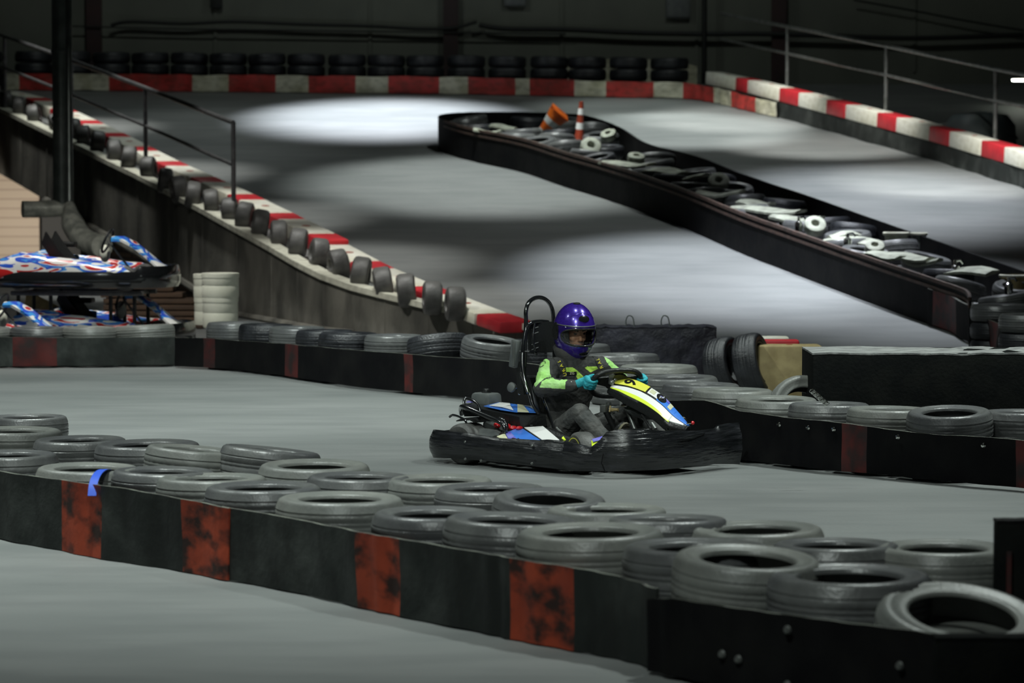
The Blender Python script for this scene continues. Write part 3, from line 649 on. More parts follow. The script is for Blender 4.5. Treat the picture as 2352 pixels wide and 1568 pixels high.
MB().box((0, 0, .04), (.32, .12, .05), bev=.01).build('lamp_housing', M['grey'], rt); MB().box((0, -.01, 0), (.28, .10, .04), bev=.01).build('lamp_lens', M['lens'], rt)

# ------------------------------------------------------------------ hairpin island
NB = [(2225, 797), (2215, 778), (2150, 752), (2050, 716), (1930, 671), (1800, 621), (1700, 582), (1550, 516), (1400, 462), (1300, 431), (1200, 397), (1100, 375), (1050, 362), (1020, 351)]
FBt = [(1006, 268), (1018, 262), (1060, 258), (1120, 257), (1230, 258), (1340, 264), (1420, 290), (1490, 330), (1600, 358), (1720, 404), (1850, 447), (2000, 500), (2150, 552), (2352, 622), (2480, 668)]
nb = [RP(x, y, 0) for x, y in NB]; fb = [RP(x, y, .54) for x, y in FBt]
HB = .54
def ribbon(pts, zlo, zhi, th, name, m, label=None, parent=None, out=0.0, loc=None):
    q = cr([Vector((p_.x, p_.y, 0)) for p_ in pts], 8); rows = []
    for i, p_ in enumerate(q):
        t = q[min(i + 1, len(q) - 1)] - q[max(i - 1, 0)]; t.normalize(); nn = Vector((t.y, -t.x, 0)) ; b = rz(p_.y); w = .008 * noise.noise(Vector((i * .3, 1, 0)))
        a, c = p_ - nn * (out), p_ - nn * (out - th)
        rows.append([(a.x, a.y, b + zlo), (a.x, a.y, b + (zlo + zhi) / 2), (a.x, a.y, b + zhi + w), (c.x, c.y, b + zhi + w), (c.x, c.y, b + zlo)])
    o = MB().loft(rows).build(name, m, parent, loc=loc, angle=40); return o
ring = nb + fb
isl = empty('hairpin_island_barrier', (nb[0].x, nb[0].y, 0), 0, 'long black belt wall with brown edging enclosing the hairpin island', 'barrier')
def local(ps_): return ps_
o = ribbon(ring, 0, HB, .03, 'belt', M['beltdark'], parent=None); o.parent = isl; o.location = -isl.location
n1 = ribbon(nb, HB - .035, HB + .006, .034, 'edge_strip', M['tan'], out=.012); n1.parent = isl; n1.location = -isl.location
n2 = ribbon(nb, HB - .115, HB - .08, .03, 'edge_strip', M['tan'], out=.010); n2.parent = isl; n2.location = -isl.location
belt('belt_patch', 'dark belt flap with a dull red patch at the near end of the island', [(2130, 747), (2180, 765), (2222, 790)], .02, .42, [(2145, 2195, 1)], [M['beltdark'], M['darkred']], ramp=True, seed=21, n=6, thick=.03)
# inside: tyres and pale junk
q = cr([Vector((p_.x, p_.y, 0)) for p_ in ring], 6); poly = [(p_.x, p_.y) for p_ in q]
def inside(x, y, mg=.3):
    c = False; n = len(poly); j = n - 1
    for i in range(n):
        xi, yi = poly[i]; xj, yj = poly[j]
        if (yi > y) != (yj > y) and x < (xj - xi) * (y - yi) / (yj - yi) + xi: c = not c
        j = i
    return c and all(math.hypot(x - a_, y - b_) > mg for a_, b_ in poly)
spots = []
random.seed(5); tries = 0
while tries < 9000 and len(spots) < 56:
    tries += 1; x, y = random.uniform(-2, 7.5), random.uniform(32, 52)
    if inside(x, y, .31) and all(math.hypot(x - a_, y - b_) > .60 for a_, b_ in spots): spots.append((x, y))
spots.sort(key=lambda s: s[0])
isl_tops = []
for i, (x, y) in enumerate(spots):
    h = .26 if random.random() < .92 else 0.1
    if h: tyre((x, y, rz(y) + .005), .60, 'buried tyre at the bottom of the hairpin island', 'tyres at the bottom of the hairpin island', 0, (R_(6.5), 0))
    tx, ty = R_(7) + random.uniform(-.12, .12), random.uniform(-.15, .15)
    tyre((x, y, rz(y) + h + .05), .60, f'dark tyre heaped in the hairpin island, {ORD[min(i,39)]} from its rounded end', 'tyres heaped in the hairpin island', (0, 2, 3, 0)[i % 4], (tx, ty))
    isl_tops.append((x, y, rz(y) + h + .28))
# pale small tyres and boards among them
random.seed(9)
def pale_ring(px, py, D, lb, tilt=(.5, .2)):
    p_ = RP(px, py, .50); o = bpy.data.objects.new('small_tyre', KTP); C.objects.link(o); s__ = D / .286; o.scale = (s__, s__, s__ * .8); o.location = p_; o.rotation_euler = (tilt[0], tilt[1], 0)
    tag(o, lb, 'small tyre', 'pale small tyres in the hairpin island')
mm = MB(); mm.lathe([(.05, .015), (.058, .0), (.11, -.002), (.135, .012), (.142, .035), (.143, .125), (.135, .148), (.11, .162), (.058, .16), (.05, .145)], 32, closed=True); oo = mm.build('kt', M['palejunk']); KTP = oo.data; bpy.data.objects.remove(oo)
for a_ in [(1355, 345, .32, 'pale small tyre beside the foot of the upright cone', (.9, .2)), (1650, 427, .30, 'pale small tyre at the middle of the island, hole facing the camera', (.8, 0)), (1870, 527, .28, 'pale small tyre by the brown edging at the middle of the island', (.8, .1)), (2008, 577, .24, 'pale small tyre near the brown edging towards the near end', (.6, 0)), (1460, 372, .26, 'pale small tyre a little past the upright cone', (.4, .1)), (1400, 318, .26, 'pale small tyre behind the upright cone', (.5, -.3))]:
    pale_ring(*a_)
def board(px, py, L, W, yaw, lb, m='palejunk', h=.50, tilt=(0, 0), tk=.03):
    p_ = RP(px, py, h); rows = []
    for i in range(7):
        f = i / 6; w_ = W * (.55 + .45 * math.sin(PI * (f * .8 + .1)))
        zz = .03 * math.sin(f * 5 + px)
        rows.append([(-L / 2 + L * f, -w_ / 2, zz), (-L / 2 + L * f, 0, zz + .02), (-L / 2 + L * f, w_ / 2, zz), (-L / 2 + L * f, w_ / 2, zz - tk), (-L / 2 + L * f, -w_ / 2, zz - tk)])
    o = MB().loft(rows).build('scrap_sheet', M[m]); o.location = p_; o.rotation_euler = (tilt[0] + R_(7), tilt[1], yaw); tag(o, lb, 'scrap', 'pale scrap panels in the hairpin island')
for i, a_ in enumerate([(1150, 290, .5, .35, -.3, 'pale oval scrap panel at the rounded end'), (1120, 300, .45, .25, -.2, 'narrow pale scrap panel beside the oval one at the rounded end'),
      (1440, 375, .9, .35, -.7, 'pale scrap panel just past the upright cone'), (1520, 392, .8, .4, -.8, 'long pale scrap panel left of the middle tyre'), (1580, 405, .7, .25, -.8, 'thin pale scrap strip before the middle tyre'),
      (1655, 442, .7, .3, -.6, 'pale scrap panel carrying the middle pale tyre'), (1735, 465, .5, .35, -.7, 'rounded pale scrap panel behind the middle'), (1760, 480, 1.2, .35, -.8, 'long light grey scrap panel at the middle'),
      (1830, 500, .7, .35, -.6, 'light grey fitting panel with a bright knob'), (1960, 552, 1.0, .35, -.9, 'light grey panel under the second bright knob'), (1940, 538, .4, .25, .2, 'small light grey panel beside the bright knob'),
      (2080, 588, .7, .3, -.8, 'cream scrap panel towards the near end'), (2120, 600, .5, .2, -.8, 'small cream scrap strip at the near end'), (2210, 622, .8, .45, -.7, 'pale panel under the bright tap at the near end'), (2030, 585, .6, .25, -1., 'dull scrap panel near the edging')]):
    board(a_[0], a_[1], a_[2], a_[3], a_[4], a_[5], h=.50 + .02 * (i % 3))
for px, py, lb in ((1835, 507, 'bright metal knob on the light grey panel in the island'), (1947, 545, 'bright metal knob on the second light grey panel in the island'), (2194, 607, 'bright metal tap near the end of the island'), (2317, 648, 'bright metal tap standing by the right picture edge')):
    p_ = RP(px, py, .60); mb = MB(); mb.lathe([(.001, -.14), (.05, -.13), (.05, -.02), (.02, 0), (.02, .05), (.001, .05)], 14); mb.tube([(0, 0, .04), (.06, -.01, .05), (.09, -.01, .01)], .014, 8)
    o = mb.build('water_tap', M['chrome']); o.location = p_; tag(o, lb, 'fitting', 'bright metal fittings in the island')
def bucket(px, py, lb, r=.15, h=.22, m='palejunk'):
    p_ = RP(px, py, .36); rt_ = empty('bucket', p_, 0, lb, 'bucket'); MB().lathe([(.001, 0), (r * .8, 0), (r, h), (r * 1.08, h), (r * 1.08, h - .03), (r * .93, h - .03), (r * .74, .01), (.001, .01)], 24).build('bucket_body', M[m], rt_)
    MB().lathe([(r * 1.1, h - .02), (r * 1.12, h), (r * 1.02, h + .01)], 24).build('rim', M['coping'], rt_)
bucket(2058, 575, 'pale bucket with a light rim in the island'); bucket(2110, 572, 'small grey bucket beside the rimmed one in the island', .10, .2, 'grey')
bucket(2330, 672, 'brownish tub under the tap at the right picture edge', .16, .2, 'ply')
# cones
def cone(loc, rot, mo, lb, H=.72, R=.17, base=.24):
    rt_ = empty('traffic_cone', loc, 0, lb, 'traffic cone'); rt_.rotation_euler = rot
    def rr(z): return R - (R - .035) * z / H
    MB().lathe([(rr(0), .03), (rr(H * .3), H * .3), (rr(H * .6), H * .6), (rr(H) , H), (rr(H) * .6, H + .005), (rr(H) * .6, H - .05)], 28).build('cone_body', M[mo], rt_)
    for a_, b_ in ((.28, .45), (.66, .82)): MB().lathe([(rr(H * a_) + .003, H * a_), (rr(H * b_) + .003, H * b_)], 28).build('reflective_band', M['white'], rt_)
    MB().box((0, 0, .015), (base * 1.6, base * 1.6, .03), bev=.01).build('base_plate', M[mo], rt_)
p_ = RP(1288, 268, .62); cone(p_ + Vector((0, 0, .08)), (R_(205), R_(38), R_(20)), 'orange', 'bright orange traffic cone with white bands, fallen upside down in the island', .62, .19, .20)
p_ = RP(1330, 322, .40); cone(p_, (R_(2), R_(3), .3), 'dorange', 'thin dull red and white traffic cone standing upright in the island', .62, .075, .10)
# near end of island: second belt & tyres
stk = [(2300, 700, 190), (2370, 722, 190), (2470, 700, 190)]
for i, (x, y, w) in enumerate(stk):
    p_ = G(x, y, .56)
    for l in range(3): tyre((p_.x, p_.y, .002 + .19 * l), .66, f'black tyre, {("bottom","middle","top")[l]} of {ORD[i]} stack from left beside the island near end', 'tyres at the near end of the island', 0 if l == 2 else 3, (0, 0), .94)
belt('rubber_belt', 'dark belt with dull red marks curving away at the near end of the island', [(2215, 800), (2240, 812), (2290, 830), (2352, 850), (2440, 880)], .01, .42, [(2215, 2228, 1), (2275, 2290, 1)], [M['beltdark'], M['darkred']], seed=25, n=10, tops=[(2215, .60), (2250, .45), (2300, .38), (2352, .30), (2440, .28)], bulge=.03)

# ------------------------------------------------------------------ duct, barrels, rack and parked karts
pd = P(141, 300, 42.0); xd = pd.x
rt = empty('exhaust_duct', (xd, 42.0, P(141, 480, 42).z), 0, 'tall dull grey vertical duct before the ramp wall', 'duct')
z0 = rt.location.z
MB().tube([(0, 0, 0), (0, 0, 9)], .125, 20).build('duct_pipe', M['duct'], rt)
for z in (1.25, 2.2): MB().lathe([(.13, z), (.14, z + .01), (.14, z + .05), (.13, z + .06)], 20).build('joint_band', M['duct'], rt)
e = P(52, 484, 41.8) - rt.location
MB().tube([(.08, 0, .02), (e.x * .5, -.1, 0), (e.x, -.2, 0)], .12, 18).build('side_outlet', M['ductfoil'], rt)
rt2 = empty('flexible_duct', P(160, 470, 41.6), 0, 'pale foil duct elbow curling down towards the parked kart', 'duct')
pp = [P(x, y, 41.6 - k * .25) - rt2.location for k, (x, y) in enumerate([(158, -40), (158, 200), (160, 470), (162, 495), (170, 520), (188, 545), (215, 560), (235, 566)])]
MB().tube(pp[:3], [.045, .045, .06], 12).build('thin_pipe', M['duct'], rt2)
mq = cr(pp[2:], 6); MB().tube(mq, [.06 + .09 * min(1, i / 10) + (.008 if i % 2 else 0) for i in range(len(mq))], 18).build('hose', M['ductfoil'], rt2)
def barrel(px, ytop, ybot, Y, w, lb):
    a, b = P(px, ytop, Y), P(px, ybot, Y); h = a.z - b.z; r = w / 2; rt_ = empty('white_barrel', (a.x, Y, b.z), 0, lb, 'barrel', 'white barrels by the ramp wall')
    MB().lathe([(.001, 0), (r * .97, 0), (r, .02), (r, h * .48), (r * .985, h * .5), (r, h * .52), (r, h - .04), (r * .98, h - .01)], 32).build('barrel_body', M['whitebarrel'], rt_)
    MB().lathe([(r * 1.02, h - .05), (r * 1.03, h - .03), (r * 1.02, h), (r * .9, h + .004), (.001, h + .004)], 32).build('lid', M['whitebarrel'], rt_)
barrel(506, 683, 752, 33.6, .40, 'lower white barrel under another white barrel')
barrel(506, 627, 683, 33.6, .42, 'upper white barrel stacked on another by the ramp wall')
barrel(480, 684, 745, 34.3, .34, 'white barrel half hidden behind the lower left of the stacked pair')
barrel(478, 629, 684, 34.3, .34, 'white barrel half hidden behind the upper left of the stacked pair')

def wheel_mesh(parent, loc, R=.14, W=.15, steer=0, m='slick'):
    Mx = Matrix.Translation(loc) @ Matrix.Rotation(steer, 4, 'Z') @ Matrix.Rotation(PI / 2, 4, 'X')
    pr = [(R * .48, -W / 2 + .01), (R * .6, -W / 2), (R * .85, -W / 2 + .003), (R * .97, -W / 2 + .02), (R, -W / 2 + .04), (R, W / 2 - .04), (R * .97, W / 2 - .02), (R * .85, W / 2 - .003), (R * .6, W / 2), (R * .48, W / 2 - .01)]
    w = MB().lathe(pr, 36, M=Mx, closed=True).build('wheel', M[m], parent)
    MB().lathe([(.001, -W / 2 + .05), (R * .2, -W / 2 + .02), (R * .3, -W / 2 + .05), (R * .46, -W / 2 + .012), (R * .5, -W / 2 + .02), (R * .5, W / 2 - .02), (R * .46, W / 2 - .012), (R * .3, W / 2 - .05), (.001, W / 2 - .05)], 28, M=Mx).build('rim', M['grey'], w)
    return w
def parked_kart(loc, yaw, lb, scale=1.0):
    rt_ = empty('parked_kart', loc, yaw, lb, 'kart', 'parked rental karts')
    MB().box((.05, 0, .05), (1.5, .62, .03), bev=.01).build('floor_tray', M['black'], rt_)
    lp = cr([(-.95, 0, 0), (-.95, -.42, 0), (-.85, -.56, 0), (-.45, -.62, 0), (.1, -.64, 0), (.45, -.58, 0), (.75, -.58, 0), (.95, -.40, 0), (1.02, 0, 0), (.95, .40, 0), (.75, .58, 0), (.45, .58, 0), (.1, .64, 0), (-.45, .62, 0), (-.85, .56, 0), (-.95, .42, 0)], 4, closed=True)
    rows = []
    for p__ in lp + [lp[0]]:
        n_ = Vector((p__.x, p__.y * 2, 0)).normalized(); up = .03 if p__.x > .7 else 0
        rows.append([p__ + Vector((0, 0, .04)), p__ + n_ * .025 + Vector((0, 0, .09)), p__ + n_ * .025 + Vector((0, 0, .17 + up)), p__ + Vector((0, 0, .22 + up * 2)), p__ - n_ * .03 + Vector((0, 0, .21 + up * 2)), p__ - n_ * .03 + Vector((0, 0, .05))])
    MB().grid(rows, closed=True).build('bumper', M['blackmet'], rt_)
    for s__ in (-1, 1):
        rows = []
        for x, h, w_ in ((-.98, .20, .10), (-.85, .36, .16), (-.62, .43, .18), (-.42, .42, .16), (-.30, .38, .12), (-.05, .36, .12), (.15, .33, .14), (.35, .30, .15), (.52, .29, .14), (.66, .22, .06)):
            y_ = s__ * .50; rows.append([(x, y_ - s__ * w_ / 2, .12), (x, y_ - s__ * w_ / 2, h - .03), (x, y_, h), (x, y_ + s__ * w_ / 2, h - .05), (x, y_ + s__ * w_ * .6, .20), (x, y_ + s__ * w_ * .5, .12)])
        MB().loft([cr(r_, 2, closed=True) for r_ in rows]).build('side_pod', M['livery'], rt_)
    rows = []
    for x, z, w_ in ((.30, .60, .20), (.42, .60, .26), (.56, .53, .28), (.70, .42, .28), (.84, .30, .34), (.95, .24, .40)):
        rows.append([(x, -w_ / 2, z - .03), (x, -w_ / 4, z), (x, w_ / 4, z), (x, w_ / 2, z - .03), (x, w_ / 2, z - .06), (x, 0, z - .045), (x, -w_ / 2, z - .06)])
    MB().loft(rows).build('nose_fairing', M['livery'], rt_)
    for x in (-.62, .55):
        for y_ in (-.50, .50): wheel_mesh(rt_, (x, y_ * (1 if x < 0 else .92), .14), .14, .17 if x < 0 else .12)
    rows = []
    for k in range(9):
        f = k / 8; x = -.05 - .40 * f ** 1.2; z = .10 + .40 * f ** 2 + .02; w_ = .20 + .02 * math.sin(f * 3)
        rows.append([(x + .05, -w_, z + .13), (x + .01, -w_ * .9, z + .03), (x, 0, z), (x + .01, w_ * .9, z + .03), (x + .05, w_, z + .13), (x + .03, w_, z + .13), (x - .02, w_ * .9, z), (x - .03, 0, z - .02), (x - .02, -w_ * .9, z), (x + .03, -w_, z + .13)])
    MB().loft(rows).build('seat', M['black'], rt_)
    sw = [Vector((.24, 0, .55)) + Vector((.4 * math.sin(a_) * .14 / 1, math.cos(a_) * .15, math.sin(a_) * .13)) for a_ in [2 * PI * k / 24 for k in range(24)]]
    MB().tube(sw, .014, 8, closed=True).build('steering_wheel', M['black'], rt_)
    MB().tube([(.60, 0, .10), (.24, 0, .55)], .012, 8).build('steering_column', M['steel'], rt_)
    mb = MB(); mb.box((-.45, -.33, .24), (.30, .22, .20), bev=.03); mb.lathe([(.001, 0), (.10, .01), (.11, .05), (.06, .07), (.001, .07)], 20, M=Matrix.Translation((-.45, -.33, .34))); mb.build('engine', M['redgloss'], rt_)
    MB().box((-.30, .32, .50), (.20, .16, .06), bev=.02).build('air_box', M['black'], rt_)
    MB().ball((.16, .20, .40), (.06, .07, .10)).build('fuel_tank', M['whitebarrel'], rt_)
    return rt_
Yk = 33.2; pk = P(200, 668, Yk)
top_kart = parked_kart((pk.x, Yk, .66), R_(-6), 'blue white and red rental kart parked on top of the rack')
rk = empty('kart_rack', (pk.x, Yk, 0), R_(-6), 'black steel rack holding a kart above two others', 'rack')
for x in (-.70, -.33, .35, .62):
    for y_ in (-.33, .33): MB().tube([(x, y_, 0), (x, y_, .62)], .022, 8).build('rack_post', M['black'], rk)
for y_ in (-.33, .33): MB().box((-.03, y_, .63), (1.5, .05, .05), bev=.005).build('rack_beam', M['railsteel'], rk)
for x in (-.70, .62): MB().box((x, 0, .63), (.05, .66, .04), bev=.005).build('rack_crossbar', M['black'], rk)
parked_kart((pk.x + .15, Yk + .1, .02), R_(-10), 'darker rental kart with red engine parked under the rack')
pk2 = P(-45, 780, 31.6)
parked_kart((pk2.x, 31.6, .0), R_(-14), 'blue white and red rental kart cut off by the left picture edge')
mb = MB(); a = P(95, 700, 33.9); mb.add([(a.x - .2, 33.9, a.z - .1), (a.x - .17, 33.9, a.z + .17), (a.x + .28, 33.9, a.z - .06), (a.x - .2, 33.93, a.z - .1), (a.x - .17, 33.93, a.z + .17), (a.x + .28, 33.93, a.z - .06)], [[0, 1, 2], [5, 4, 3], [0, 3, 4, 1], [1, 4, 5, 2], [2, 5, 3, 0]])
tag(mb.build('warning_flag', M['ply'], loc=(a.x - .2, 33.9, a.z)), 'dull yellow triangular plate between the parked karts', 'plate')
#KARTPART#

p = P(350, 700, 37.2); q = P(468, 700, 37.2)
bs = empty('timber_stack', ((P(236, 700, 37.2).x + q.x) / 2, 37.4, 0), 0, 'stack of brown boards between the parked karts and the white barrels', 'timber stack'); wd = q.x - P(236, 700, 37.2).x
random.seed(3)
for k in range(10): MB().box((random.uniform(-.03, .03) - .06 * max(0, k - 3), 0, .04 + .078 * k), (wd - (.0 if k < 4 else .12 * (k - 3)), .4, .062), bev=.006).build('board', M['timber'], bs)
a0 = G(240, 1079, .415)
mb = MB(); cl = [P(246, 1077, a0.y + .05), P(236, 1078, a0.y - .05), P(228, 1083, a0.y - .22), P(220, 1094, a0.y - .34), P(214, 1112, a0.y - .40), P(211, 1138, a0.y - .44)]
w_ = Vector((.022, 0, 0)); mb.loft([[c_ - w_, c_ + w_, c_ + w_ + Vector((0, .005, -.003)), c_ - w_ + Vector((0, .005, -.003))] for c_ in cr(cl, 4)])
tag(mb.build('strap', M['strap'], loc=cl[0]), 'bright blue strap over a tyre near the left of the foreground barrier', 'strap')

for k_, (hx, hy) in enumerate(((1445, 704), (1526, 710))):
    b_ = P(hx, hy + 36, 27.1); r_ = empty('wire_loop', (b_.x, 27.1, .545), 0, ('thin wire loop standing on the creased block, left of two', 'thin wire loop standing on the creased block, right of two')[k_], 'wire loop')
    MB().tube(cr([(-.02, 0, 0), (-.03, 0, .07), (-.01, 0, .12), (.03, 0, .11), (.045, 0, .05), (.05, 0, 0)], 4), .006, 8).build('wire', M['grey'], r_)

# ------------------------------------------------------------------ the racing kart (own frame: x forward, y left, z up)
K = empty('racing_kart', KO, -KTH, 'black racing kart with blue, white and lime stickers and yellow number nine', 'kart')
def V(*a): return Vector(a)
# wrap-around bumper; top heights follow the torn, taped edge
TOPX = [983, 1073, 1141, 1235, 1257, 1302, 1357, 1374, 1393, 1428, 1490, 1509, 1606, 1648, 1655, 1680, 1700]
TOPY = [986, 996, 1007, 1012, 1010, 1015, 1028, 1015, 993, 986, 985, 990, 990, 985, 978, 973, 972]
BOTX = [983, 1038, 1120, 1267, 1315, 1406, 1509, 1622, 1640, 1680, 1700]
BOTY = [1052, 1054, 1060, 1077, 1083, 1084, 1081, 1072, 1067, 1067, 1067]
def kpx(p): w = KO + KF * p.x + KL * p.y; return 1176 + F * w.x / w.y, w.y
def zof(y, Y): return 2 - (y - 390) * Y / F
def bump_part(name, pts, near=True, label=None, zt=None, zb=None, seed=0, n=9, rough=.012):
    q = cr([V(a, b, 0) for a, b in pts], n); rows = []; L = len(q)
    for i, p in enumerate(q):
        t = q[min(i + 1, L - 1)] - q[max(i - 1, 0)]; t.normalize(); nn = V(t.y, -t.x, 0)
        if nn.dot(p) < 0: nn = -nn
        px, Y = kpx(p)
        if near: z1, z0 = zof(interp(TOPX, TOPY, px), Y), max(.015, zof(interp(BOTX, BOTY, px), Y))
        else: z1, z0 = zt, zb
        r = []; r2 = []
        for k in range(9):
            f = k / 8; bul = .030 * math.sin(PI * f) + rough * noise.noise(V(p.x * 4, p.y * 4 + seed, f * 4)) + rough * .25 * noise.noise(V(p.x * 2, p.y * 2, f * 20))
            a = p + nn * bul; r.append((a.x, a.y, z0 + (z1 - z0) * f)); r2.append((a.x - nn.x * .018, a.y - nn.y * .018, z0 + (z1 - z0) * f))
        rows.append(r + r2[::-1])
    return MB().loft(rows).build(name, M['tape'], K, angle=60)
side = [(-.93, -.40), (-.90, -.50), (-.80, -.575), (-.6, -.60), (-.3, -.615), (0, -.62), (.22, -.60), (.40, -.585)]
frontp = [(.385, -.60), (.55, -.615), (.70, -.585), (.84, -.49), (.92, -.34), (.95, -.15), (.96, .0), (.96, .15), (.95, .30), (.94, .42), (.935, .50), (.945, .545)]
sb = bump_part('side_bumper', side, True, seed=1, rough=.006); sb['label'] = 'black taped side bumper with bolts'
fbp = bump_part('front_bumper', frontp, True, seed=2, rough=.016)
bump_part('rear_bumper', [(-.93, -.405), (-.96, -.2), (-.97, 0), (-.96, .2), (-.93, .42)], False, zt=.20, zb=.05, seed=3, rough=.005)
bump_part('side_bumper', [(-.93, .42), (-.85, .55), (-.6, .60), (0, .62), (.4, .60), (.80, .56)], False, zt=.20, zb=.05, seed=4, rough=.005)
for px, py in ((1076, 1014), (1111, 1018), (1076, 1053), (1112, 1057), (1229, 1023), (1229, 1063)):
    p = kp(px, py, -.60 if px < 1200 else -.615) + V(0, -.030, 0)
    MB().lathe([(.001, .010), (.007, .008), (.010, 0)], 10, M=Matrix.Translation(p) @ Matrix.Rotation(PI / 2, 4, 'X')).build('bolt', M['steel'], sb)
# dent with a scooped lip on the front bumper
p = kp(1590, 1007, 0); MB().loft([[(.985, y - .01 * abs(k), z) for y, z, k in ((-.14, .25, 0), (0, .262, 0), (.12, .27, 0), (.12, .26, 0), (0, .235, 0), (-.14, .24, 0))], [(.96, y, z) for y, z in ((-.14, .25), (0, .262), (.12, .27), (.12, .26), (0, .235), (-.14, .24))]]).build('torn_lip', M['tape'], fbp)
MB().tube([kp(1396, 1040, -.59) + V(0, -.045, 0), kp(1393, 1062, -.59) + V(0, -.05, 0), kp(1399, 1084, -.59) + V(0, -.035, 0)], .004, 6).build('seam', M['beltdark'], fbp)
# chassis, floor
MB().loft([[(x, -w, .035), (x, w, .035), (x, w, .047), (x, -w, .047)] for x, w in ((-.35, .32), (.2, .33), (.55, .27), (.85, .22))]).build('floor_tray', M['black'], K)
for s_ in (-1, 1):
    MB().tube(cr([V(-.88, .30 * s_, .07), V(-.3, .31 * s_, .07), V(.2, .34 * s_, .07), V(.5, .28 * s_, .07), V(.88, .22 * s_, .07)], 5), .015, 8).build('chassis_tube', M['blackmet'], K)
MB().tube([V(-.62, -.52, .14), V(-.62, .52, .14)], .02, 10).build('rear_axle', M['steel'], K)
MB().tube([V(.48, -.42, .13), V(.48, .42, .13)], .014, 8).build('front_axle', M['blackmet'], K)
wheel_mesh(K, (-.60, -.47, .14), .14, .20); wheel_mesh(K, (-.60, .47, .14), .14, .20)
wfr = wheel_mesh(K, (.40, -.44, .138), .138, .13, steer=R_(-22)); wheel_mesh(K, (.44, .47, .138), .138, .13, steer=R_(-22))
Mx = Matrix.Translation((.40, -.44, .138)) @ Matrix.Rotation(R_(-22), 4, 'Z') @ Matrix.Rotation(PI / 2, 4, 'X')
MB().lathe([(.095, .0655), (.098, .0665), (.101, .0655)], 30, M=Mx).build('yellow_ring', M['yellow'], wfr)
# near side pod: black tray with cream, blue and white sticker panels
pod = cr([V(-.50, -.56, .20), V(-.35, -.58, .205), V(.0, -.59, .21), V(.25, -.58, .22), V(.42, -.55, .24)], 3)
b1, b2, b3, b4 = kp(1141, 1003, -.57), kp(1195, 982, -.36), kp(1243, 1013, -.57), kp(1180, 1011, -.58)
w2, w3, w4 = kp(1247, 980, -.34), kp(1285, 1012, -.56), kp(1204, 983, -.36)
k3, k4 = kp(1275, 984, -.30), kp(1320, 1020, -.52)
def sheet(pts, name, m, parent, t=.008, up=0.0):
    rows = [[p + V(0, 0, up) for p in pts], [p - V(0, 0, t - up) for p in pts]]
    return MB().loft(rows).build(name, m, parent, smooth=False)
sp = sheet([kp(1128, 1004, -.58), kp(1165, 985, -.36), b2, w2, k3, kp(1330, 1012, -.36), kp(1352, 1030, -.50), k4, w3, b3, b4], 'side_pod', M['black'], K, .05)
sheet([b1, b1.lerp(b2, .33), b4.lerp(b1, .35), kp(1150, 1008, -.585)], 'cream_sticker', M['cream'], sp, .004, .004)
q1, q2 = b1.lerp(b2, .36), b4.lerp(b1, .33)
sheet([q1, b1.lerp(b2, .55), b4.lerp(b3, .15), b4, q2], 'violet_sticker', M['purpleblue'], sp, .004, .005)
sheet([b1.lerp(b2, .55), b2, b3, b4.lerp(b3, .15)], 'blue_sticker', M['blue'], sp, .004, .005)
sheet([w4, w2, w2.lerp(w3, .35), w3, b3 + V(.02, 0, 0)], 'white_sticker', M['white'], sp, .004, .006)
sheet([kp(1290, 1008, -.5), kp(1294, 1004, -.47), kp(1300, 1012, -.5), kp(1296, 1014, -.5)], 'lime_sticker', M['lime'], sp, .004, .008)
# violet and lime scrap of bodywork by the front wheel
s2 = sheet([kp(1358, 1012, -.50), kp(1384, 1004, -.46), kp(1380, 1018, -.52), kp(1360, 1027, -.55)], 'front_pod', M['lime'], K, .02)
sheet([kp(1360, 1010, -.50), kp(1384, 1003, -.46), kp(1381, 1011, -.49), kp(1362, 1016, -.52)], 'violet_sticker', M['purpleblue'], s2, .004, .006)
# inner cover beside rear wheel
MB().loft([[kp(1092, 1000, -.50), kp(1100, 983, -.46), kp(1104, 983, -.36), kp(1098, 1000, -.36)], [kp(1128, 1003, -.52), kp(1136, 988, -.50), kp(1142, 985, -.36), kp(1135, 1000, -.36)], [kp(1140, 1006, -.55), kp(1146, 998, -.54), kp(1152, 990, -.40), kp(1145, 1003, -.40)]]).build('inner_cover', M['grey'], K)
# engine with red head, airbox, cover with stickers
eng = MB(); eng.box((-.42, -.30, .20), (.24, .20, .18), bev=.02)
for k in range(6): eng.box((-.30, -.30, .13 + .028 * k), (.10, .20, .010), bev=.002)
e = eng.build('engine', M['grey'], K)
rc = MB()
for px, py, r_ in ((1143, 976, .030), (1165, 980, .034), (1180, 983, .026), (1193, 983, .022)): rc.ball(kp(px, py, -.40), (r_, .03, r_ * .7), 12)
rc.build('red_cover', M['redgloss'], e)
def top_tray():
    near = [kp(1062, 940, -.42), kp(1100, 938, -.40), kp(1150, 948, -.40), kp(1192, 957, -.40), kp(1253, 955, -.24)]
    far = [kp(1070, 926, -.10), kp(1110, 925, -.10), kp(1165, 930, -.10), kp(1205, 935, -.10), kp(1250, 948, -.10)]
    rows = []
    for a, b, d in zip(near, far, (.05, .055, .06, .075, .07)):
        mdl = (a + b) / 2 + V(0, 0, .012); rows.append([a - V(0, -.02, d), a, a.lerp(mdl, .6), mdl, b.lerp(mdl, .6), b, b - V(0, 0, d)])
    return near, far, MB().loft(rows).build('engine_cover', M['black'], K, angle=30)
nr_, fr_, ec = top_tray()
def on(u, v):
    i = min(int(u * 4), 3); f = u * 4 - i; a = nr_[i].lerp(nr_[i + 1], f); b = fr_[i].lerp(fr_[i + 1], f); p = a.lerp(b, v); p.z += .017 + .010 * math.sin(PI * v); return p
def decal(uv, name, m, parent=ec, t=.003, up=0.0): return sheet([on(u, v) + V(0, 0, up) for u, v in uv], name, m, parent, t)
